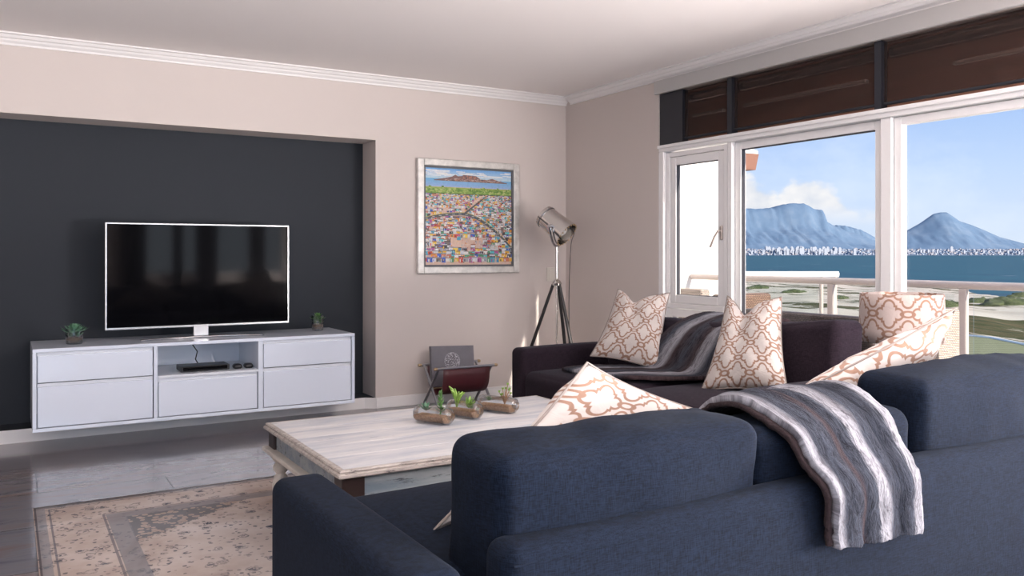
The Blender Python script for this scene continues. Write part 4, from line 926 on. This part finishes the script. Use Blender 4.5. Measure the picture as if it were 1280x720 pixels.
def wicker_chair(cx_, cy_, w, d, h, face, m, label, grp='wicker seats on the balcony', cat='chair', name='wicker_armchair', cush=True):
    th = thing(name, label, cat, (cx_, cy_, OZ), grp); A = {'+X': 0, '-Y': -90, '-X': 180, '+Y': 90}[face]
    mt = Matrix.Translation((cx_, cy_, OZ)) @ Matrix.Rotation(R(A), 4, 'Z'); hd2 = h-OZ
    MB().soft(-d/2, d/2, -w/2+.1, w/2-.1, .05, .34, .02, n=5).xf(mt).build('seat_base', m, th)
    MB().soft(-d/2, -d/2+.12, -w/2, w/2, .05, hd2, .03, n=6).xf(mt).build('backrest', m, th)
    for sg in (-1, 1):
        y_ = sg*(w/2-.06); MB().soft(-d/2+.10, d/2, y_-.055, y_+.055, .05, .62, .02, n=6).xf(mt).build('arm', m, th)
    if cush:
        MB().soft(-d/2+.12, d/2-.01, -w/2+.12, w/2-.12, .345, .45, .04, (0, 0, .02), n=8).xf(mt).build('seat_cushion', M['outcush'], th)
wicker_chair(5.30, 5.33, .60, .60, .87, '+Y', M['wicker'], 'brown wicker armchair on the balcony, left of the pillow beside the throw')
wicker_chair(4.98, 3.92, 1.15, .70, .80, '+X', M['wicker_dark'], 'dark wicker loveseat on the balcony close behind the window sofa', cat='sofa', name='wicker_loveseat')
wicker_chair(5.70, 3.83, .50, .50, .81, '+Y', M['wicker_pale'], 'pale wicker armchair on the balcony between the lampshade and a railing post')
wicker_chair(5.45, 6.35, .85, .62, .87, '-X', M['wicker_pale'], 'pale wicker armchair on the balcony seen low through the casement window')

# ================================================================== LANDSCAPE
SEA = -9.0; GR = -7.4
def cam2w(r, d, z): return Vector((RX*r+FX*d, RY*r+FY*d, z))
def sea_mat():
    m = mat('sea_water', (.010, .10, .15), .6, spec=.25); nt = m.node_tree; b = nt.nodes['Principled BSDF']; tc = nt.nodes.new('ShaderNodeTexCoord')
    mp = nd(nt, 'ShaderNodeMapping'); mp.inputs['Rotation'].default_value = (0, 0, R(31)); mp.inputs['Scale'].default_value = (1, .35, 1); nt.links.new(tc.outputs['Object'], mp.inputs[0])
    n = nd(nt, 'ShaderNodeTexNoise', Scale=.05, Detail=8, Roughness=.7); nt.links.new(mp.outputs[0], n.inputs[0])
    n2 = nd(nt, 'ShaderNodeTexNoise', Scale=.11, Detail=5, Roughness=.65); nt.links.new(mp.outputs[0], n2.inputs[0])
    c = ramp(nt, n.outputs['Fac'], [(.35, (.004, .038, .066)), (.62, (.009, .068, .090))]); w_ = ramp(nt, n2.outputs['Fac'], [(.655, (0, 0, 0)), (.69, (1, 1, 1))])
    nt.links.new(mixc(nt, w_, c, (.45, .5, .52)), b.inputs['Base Color']); return m
s = MB(); s.add([cam2w(-3000, 60, SEA), cam2w(9000, 60, SEA), cam2w(16000, 14000, SEA), cam2w(-9000, 14000, SEA)], [(0, 1, 2, 3)])
tag(s.build('sea', sea_mat(), smooth=False, fix=False, base=(0, 0, SEA)), 'teal sea with small white caps between the dunes and the far shore', 'sea', kind='stuff')
# dunes: camera-aligned patch of terrain, wide and deep
def shore(r, d):
    ang = r/d
    return 200+max(0, (.58-ang))*520+10*math.sin(ang*40)
def dune_h(r, d):
    p = Vector((r*.035, d*.02, 0)); h = mn.fractal(p, 1, 2, 4)*1.3+mn.noise(Vector((r*.15, d*.08, 3)))*.35
    sh = shore(r, d); f = min(1, max(0, (sh-d)/25)); f = f*f*(3-2*f)
    return SEA-.6+f*(2.0+h)
def dune_mat():
    m = mat('dune_sand', (.7, .62, .54), .95, spec=.1); nt = m.node_tree; b = nt.nodes['Principled BSDF']; tc = nt.nodes.new('ShaderNodeTexCoord')
    a = nt.nodes.new('ShaderNodeVertexColor'); a.layer_name = 'Col'; mp = nd(nt, 'ShaderNodeMapping'); mp.inputs['Rotation'].default_value = (0, 0, R(31)); mp.inputs['Scale'].default_value = (1, .16, 1); nt.links.new(tc.outputs['Object'], mp.inputs[0]); n = nd(nt, 'ShaderNodeTexNoise', Scale=.22, Detail=9, Roughness=.68); nt.links.new(mp.outputs[0], n.inputs[0])
    n2 = nd(nt, 'ShaderNodeTexNoise', Scale=.6, Detail=7, Roughness=.75); nt.links.new(mp.outputs[0], n2.inputs[0])
    sp = nt.nodes.new('ShaderNodeSeparateColor'); nt.links.new(a.outputs[0], sp.inputs[0])
    veg = mathn(nt, 'ADD', sp.outputs[0], mathn(nt, 'MULTIPLY', mathn(nt, 'SUBTRACT', n.outputs['Fac'], .5), 3.6)); veg = ramp(nt, veg, [(.50, (0, 0, 0)), (.56, (1, 1, 1))])
    g = ramp(nt, n2.outputs['Fac'], [(.3, (.018, .025, .009)), (.46, (.05, .055, .02)), (.56, (.08, .065, .03)), (.7, (.13, .10, .065))]); snd = ramp(nt, n.outputs['Fac'], [(.3, (.36, .31, .25)), (.6, (.50, .45, .39))])
    nt.links.new(mixc(nt, veg, snd, g), b.inputs['Base Color']); return m
s = MB(); NU, NV = 160, 150
def dfn(u, v):
    d = 16+(430-16)*v**1.6; r = (-.15+1.35*u)*d; return cam2w(r, d, dune_h(r, d))
s.grid(dfn, NU, NV)
def vegv(u, v):
    d = 16+(430-16)*v**1.6; r = (-.15+1.35*u)*d; ang = r/d; y = HZ+(EYE+8)*F/d; v_ = .25
    if ang > .50: v_ = .92 if 402 < y < 424 or y > 424 else (.05 if 390 < y <= 402 else .42)
    else: v_ = .38 if y < 400 else .22
    return v_
cols = []
for j in range(NV):
    for i in range(NU): g_ = vegv((i+.5)/NU, (j+.5)/NV); cols.append((g_, g_, g_))
du = s.build('dunes', dune_mat(), fix=False, fcol=cols, base=(0, 0, SEA)); struct(du)
# individual shrubs on the dunes near the shore
def blob(s, c, a, b, h, seed):
    vs = []; n1, n2 = 12, 7
    for j in range(n2+1):
        ph = math.pi/2*j/n2
        for i in range(n1):
            t_ = 2*math.pi*i/n1; q = Vector((math.cos(t_)*math.cos(ph)*a, math.sin(t_)*math.cos(ph)*b, math.sin(ph)*h)); k = 1+.35*mn.fractal(q*(.8)+Vector((seed*3.3, 0, 0)), 1, 2, 3); vs.append(Vector(c)+rt*q.x*k+fw_*q.y*k+Vector((0, 0, q.z*k)))
    s.add(vs, [(j*n1+i, j*n1+(i+1) % n1, (j+1)*n1+(i+1) % n1, (j+1)*n1+i) for j in range(n2) for i in range(n1)])
M['shrub'] = mat('dune_shrub_green', (.022, .035, .012), .9, vcol=(.06, .075, .025), vscale=1.5, bump=1, bscale=4)
shr = [(1130, 371, 5, 1.2, 'low olive shrub on the dune just right of the white post'), (1155, 376, 7, 1.4, 'wide olive shrub on the dune above the lampshade'), (1180, 382, 7, 1.5, 'olive shrub on the dune left of the railing post, above the lampshade rim'), (1226, 379, 6, 1.6, 'dark shrub on the dune just right of the railing post'), (1258, 381, 8, 1.9, 'broad dark shrub by the water at the right edge'), (1275, 374, 5, 1.5, 'dark shrub in front of the sea at the far right edge'), (1048, 372, 4, 1.1, 'small green shrub right of the short white railing'), (946, 362, 5, 1.2, 'green shrub on the far dune beside the casement window'), (992, 366, 5, 1.0, 'low green shrub on the dune above the loveseat')]
for i, (px, py, wd, hh, lb) in enumerate(shr):
    d = 9.0*F/(py-HZ); d = (EYE-SEA-1.6)*F/(py-HZ); r = (px-640)/F*d; z = dune_h(r, d)
    s = MB(); blob(s, cam2w(r, d, z-.1), wd*.35, wd*.3, hh*.75, i); blob(s, cam2w(r+wd*.35, d+1, z-.1), wd*.28, wd*.25, hh*.6, i+20); blob(s, cam2w(r-wd*.33, d-.6, z-.1), wd*.26, wd*.22, hh*.5, i+40)
    tag(s.build('dune_shrub', M['shrub']), lb, 'shrub', 'shrubs on the dunes')
# green striped flat roof with a pale kerb, below on the right
def roof_mat():
    m = mat('green_roof', (.18, .24, .12), .8); nt = m.node_tree; b = nt.nodes['Principled BSDF']; tc = nt.nodes.new('ShaderNodeTexCoord'); mp = nd(nt, 'ShaderNodeMapping'); mp.inputs['Rotation'].default_value = (0, 0, R(31-4)); nt.links.new(tc.outputs['Object'], mp.inputs[0])
    sp = nt.nodes.new('ShaderNodeSeparateXYZ'); nt.links.new(mp.outputs[0], sp.inputs[0]); f = mathn(nt, 'FRACT', mathn(nt, 'MULTIPLY', sp.outputs[1], 1.25)); l = mathn(nt, 'LESS_THAN', f, .12)
    nt.links.new(mixc(nt, l, (.19, .19, .095), (.07, .08, .04)), b.inputs['Base Color']); return m
zr = -3.2
outl = [atz(x, y, zr) for x, y in ((1100, 421), (1150, 419), (1200, 419), (1240, 423), (1280, 431), (1330, 446), (1370, 470), (1390, 520), (1380, 640), (1100, 640))]
ctr = sum(outl, Vector())/len(outl)
th = thing('green_roof_terrace', 'green striped flat roof with a pale curved kerb below the balcony at right', 'roof', (ctr.x, ctr.y, -8))
n = len(outl); s = MB(); s.add(outl, [tuple(range(n))]); s.build('roof_surface', roof_mat(), th, smooth=False, fix=False)
s = MB(); s.tube(outl, .10, 8, closed=True); s.build('kerb', M['white_out'], th)
s = MB(); s.add([p+Vector((0, 0, -.02)) for p in outl]+[Vector((p.x, p.y, -8)) for p in outl], [(i, (i+1) % n, n+(i+1) % n, n+i) for i in range(n)]); s.build('wall', M['white_out'], th, smooth=False)

# mountains
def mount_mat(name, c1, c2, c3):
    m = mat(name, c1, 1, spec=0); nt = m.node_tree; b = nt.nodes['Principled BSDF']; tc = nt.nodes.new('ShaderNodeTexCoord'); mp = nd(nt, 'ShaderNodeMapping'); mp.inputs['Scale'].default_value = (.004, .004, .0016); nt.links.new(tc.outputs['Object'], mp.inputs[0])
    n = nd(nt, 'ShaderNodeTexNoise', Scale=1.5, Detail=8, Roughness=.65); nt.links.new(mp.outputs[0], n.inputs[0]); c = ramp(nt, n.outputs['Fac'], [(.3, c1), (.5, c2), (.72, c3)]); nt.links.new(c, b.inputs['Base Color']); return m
M['mount'] = mount_mat('hazy_blue_mountain', (.090, .143, .22), (.11, .165, .245), (.15, .20, .27))  # distance haze is mixed into these blue base colours
def mountain(name, prof, d0, depth, cliff, label, ridge_amp, seed):
    xs = [p[0] for p in prof]; s = MB(); nu, nv = 150, 40
    def hp(px):
        for (a, ya), (b, yb) in zip(prof[:-1], prof[1:]):
            if a <= px <= b: return ya+(yb-ya)*(px-a)/(b-a)
        return prof[-1][1]
    def fn(u, v):
        px = xs[0]+(xs[-1]-xs[0])*u; d = d0+depth*v; dr = d0+depth*.62; r = (px-640)/F*dr; top = EYE+(HZ-hp(px))/F*dr-SEA
        if v < .62:
            f = v/.62; k = cliff(f)
        else: k = 1-.5*(v-.62)/.38
        rg = abs(mn.fractal(Vector((px*.055+seed, f*2.6 if v < .62 else 2.6, seed)), 1, 2, 4)); z = SEA-5+max(0, top+5)*k*(1-ridge_amp*rg*math.sin(math.pi*min(1, v/.62))*1.0)
        return cam2w(r+(d-dr)*.0, d, z)
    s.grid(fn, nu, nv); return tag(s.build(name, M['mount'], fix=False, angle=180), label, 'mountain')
def cl_table(f): return .12*f/.3 if f < .3 else (.12+.43*(f-.3)/.45 if f < .75 else .55+.45*min(1, (f-.75)/.12))
def cl_cone(f): return .10*f/.25 if f < .25 else .10+.90*((f-.25)/.75)**1.25
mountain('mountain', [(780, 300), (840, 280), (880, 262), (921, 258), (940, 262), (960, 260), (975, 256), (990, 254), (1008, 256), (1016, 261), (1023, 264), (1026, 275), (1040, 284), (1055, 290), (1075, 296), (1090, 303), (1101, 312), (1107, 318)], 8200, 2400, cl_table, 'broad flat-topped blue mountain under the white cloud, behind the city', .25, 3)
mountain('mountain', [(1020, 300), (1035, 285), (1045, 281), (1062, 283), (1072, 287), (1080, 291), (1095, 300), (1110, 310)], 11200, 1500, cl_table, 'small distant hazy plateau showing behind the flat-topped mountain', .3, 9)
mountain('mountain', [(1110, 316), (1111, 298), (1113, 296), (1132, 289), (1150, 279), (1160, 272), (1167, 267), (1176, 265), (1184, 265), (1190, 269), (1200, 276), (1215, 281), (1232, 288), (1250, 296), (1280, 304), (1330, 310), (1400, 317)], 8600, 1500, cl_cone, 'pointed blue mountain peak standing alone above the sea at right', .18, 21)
# city on the far shore
M['city'] = [mat('city_white', (.34, .37, .43), .9), mat('city_hazy_blue', (.16, .21, .30), .9), mat('city_sand', (.30, .29, .32), .9)]  # building colours turned bluish to carry the distance haze
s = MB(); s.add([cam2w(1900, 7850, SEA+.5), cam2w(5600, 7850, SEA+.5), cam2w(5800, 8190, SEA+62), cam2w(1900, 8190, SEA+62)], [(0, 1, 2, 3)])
struct(s.build('foreshore', mat('hazy_blue_foreshore', (.09, .13, .20), 1, vcol=(.14, .18, .24), vscale=.01), smooth=False, fix=False))  # same painted-in haze as on the mountains
rnd = random.Random(4); me_c = []
for k in range(9):
    s = MB(); tall = k % 3 == 0; wd = rnd.uniform(12, 26); dp = 18; hh = rnd.uniform(28, 62) if tall else rnd.uniform(9, 18)
    s.box(-wd/2, wd/2, -dp/2, dp/2, 0, hh); s.box(-wd*.3, wd*.3, -dp*.3, dp*.3, hh, hh*1.12)
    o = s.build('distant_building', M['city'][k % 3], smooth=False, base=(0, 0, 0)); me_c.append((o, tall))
def place_city(o, k):
    tall_zone = rnd.random() < .5; px = rnd.gauss(995, 28) if o[1] and rnd.random() < .8 else rnd.uniform(915, 1290)
    d = rnd.uniform(7870, 8000 if o[1] else 8160); z = SEA+(d-7850)*.181; return cam2w((px-640)/F*d, d, z)
first = True
for k in range(300):
    o = me_c[k % 9]; ob = o[0] if k < 9 else o[0].copy()
    if k >= 9: C.objects.link(ob)
    ob.location = place_city(o, k); ob.rotation_euler[2] = -R(31)
    tag(ob, 'tiny pale city building on the far shore below the mountains', 'building', 'city buildings on the far shore')
s = MB()
for k in range(1100):
    px = rnd.uniform(915, 1290); d = rnd.uniform(7860, 8170); c = cam2w((px-640)/F*d, d, SEA+(d-7850)*.181); w_ = rnd.uniform(4, 11); h_ = rnd.uniform(4, 11)
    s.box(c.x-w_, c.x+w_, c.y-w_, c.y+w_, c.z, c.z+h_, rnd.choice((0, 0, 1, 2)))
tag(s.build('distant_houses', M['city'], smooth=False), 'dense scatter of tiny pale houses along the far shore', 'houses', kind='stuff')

# ================================================================== SKY AND LIGHT
wd = bpy.data.worlds.new('sky'); bpy.context.scene.world = wd; wd.use_nodes = True; nt = wd.node_tree; nt.nodes.clear()
out = nt.nodes.new('ShaderNodeOutputWorld'); bg = nt.nodes.new('ShaderNodeBackground'); nt.links.new(bg.outputs[0], out.inputs[0])
tc = nt.nodes.new('ShaderNodeTexCoord'); sp = nt.nodes.new('ShaderNodeSeparateXYZ'); nt.links.new(tc.outputs['Generated'], sp.inputs[0])
az = mathn(nt, 'ARCTAN2', sp.outputs[0], sp.outputs[1]); el = mathn(nt, 'DIVIDE', sp.outputs[2], mathn(nt, 'SQRT', mathn(nt, 'ADD', mathn(nt, 'MULTIPLY', sp.outputs[0], sp.outputs[0]), mathn(nt, 'MULTIPLY', sp.outputs[1], sp.outputs[1]))))
sky = ramp(nt, mathn(nt, 'MULTIPLY_ADD', el, 1.0, .2), [(.0, (.30, .34, .38)), (.195, (.50, .57, .66)), (.205, (.60, .68, .79)), (.29, (.46, .59, .81)), (.40, (.27, .43, .76)), (1.0, (.16, .30, .62))])
cv = nt.nodes.new('ShaderNodeCombineXYZ'); nt.links.new(mathn(nt, 'MULTIPLY', az, 1.0), cv.inputs[0]); nt.links.new(mathn(nt, 'MULTIPLY', el, 1.5), cv.inputs[1])
n = nd(nt, 'ShaderNodeTexNoise', Scale=26, Detail=7, Roughness=.55); nt.links.new(cv.outputs[0], n.inputs[0])
n2 = nd(nt, 'ShaderNodeTexNoise', Scale=7, Detail=6, Roughness=.6); nt.links.new(cv.outputs[0], n2.inputs[0])
def hump(a0, w_, top):
    q = mathn(nt, 'DIVIDE', mathn(nt, 'SUBTRACT', az, a0), w_); return mathn(nt, 'MULTIPLY', mathn(nt, 'EXPONENT', mathn(nt, 'MULTIPLY', mathn(nt, 'MULTIPLY', q, q), -1)), top)
line = mathn(nt, 'MAXIMUM', hump(R(45.2), R(5.4), .094), hump(R(50.2), R(3.6), .084)); line = mathn(nt, 'MAXIMUM', line, hump(R(41), R(4), .10)); line = mathn(nt, 'MAXIMUM', line, hump(R(54.5), R(3.5), .045))
dlt = mathn(nt, 'SUBTRACT', mathn(nt, 'ADD', line, mathn(nt, 'MULTIPLY', mathn(nt, 'SUBTRACT', n.outputs['Fac'], .5), .05)), el)
cl = ramp(nt, mathn(nt, 'ADD', dlt, .5), [(.497, (0, 0, 0)), (.506, (1, 1, 1))]); lowf = ramp(nt, el, [(.03, (0, 0, 0)), (.055, (1, 1, 1))]); cl = mathn(nt, 'MULTIPLY', cl, lowf)
clc = ramp(nt, n.outputs['Fac'], [(.35, (.62, .65, .71)), (.6, (.79, .78, .78))])
wisp = ramp(nt, n2.outputs['Fac'], [(.45, (0, 0, 0)), (.75, (.45, .45, .45))])
c = mixc(nt, wisp, sky, (.78, .83, .92)); c = mixc(nt, cl, c, clc); nt.links.new(c, bg.inputs[0]); bg.inputs[1].default_value = 1.0
sun = bpy.data.lights.new('sun', 'SUN'); sun.energy = 8.0; sun.color = (1, .90, .78); sun.angle = R(.6); so = bpy.data.objects.new('sun', sun); C.objects.link(so)
so.rotation_euler = Vector((.20, -.90, .50)).normalized().to_track_quat('Z', 'Y').to_euler()
def area(name, loc, rot, sx, sy, e, col):
    l = bpy.data.lights.new(name, 'AREA'); l.shape = 'RECTANGLE'; l.size = sx; l.size_y = sy; l.energy = e; l.color = col; o = bpy.data.objects.new(name, l); C.objects.link(o); o.location = loc; o.rotation_euler = rot; return o
# added fill at the made-up wide rear window, daylight at the narrow one
area('fill_rear_wide', (-.85, YB-.25, 1.3), (R(90), 0, 0), 3.6, 2.0, 60, (.58, .78, 1))
area('daylight_rear_narrow', (3.04, YB-.25, 1.58), (R(90), 0, 0), 2.3, 1.4, 22, (.80, .89, 1))
# added fill lamp outside the extended glazing, tilted up to bounce off the ceiling
area('fill_side', (XR+.45, -1.1, .85), (0, R(150), 0), 1.5, 2.4, 1350, (1, .925, .90))

# ================================================================== CAMERA
cam = bpy.data.cameras.new('camera'); co = bpy.data.objects.new('camera', cam); C.objects.link(co); bpy.context.scene.camera = co
co.location = (0, 0, EYE); co.rotation_euler = (R(90), 0, -math.atan2(FX, FY)); cam.sensor_width = 36; cam.lens = F/1280*36
cam.shift_y = -(360-HZ)/1280; cam.clip_end = 40000; cam.clip_start = .05
sc = bpy.context.scene; sc.view_settings.view_transform = 'Standard'; sc.view_settings.look = 'None'; sc.view_settings.gamma = 1; sc.view_settings.use_curve_mapping = False; sc.view_settings.exposure = 0.34
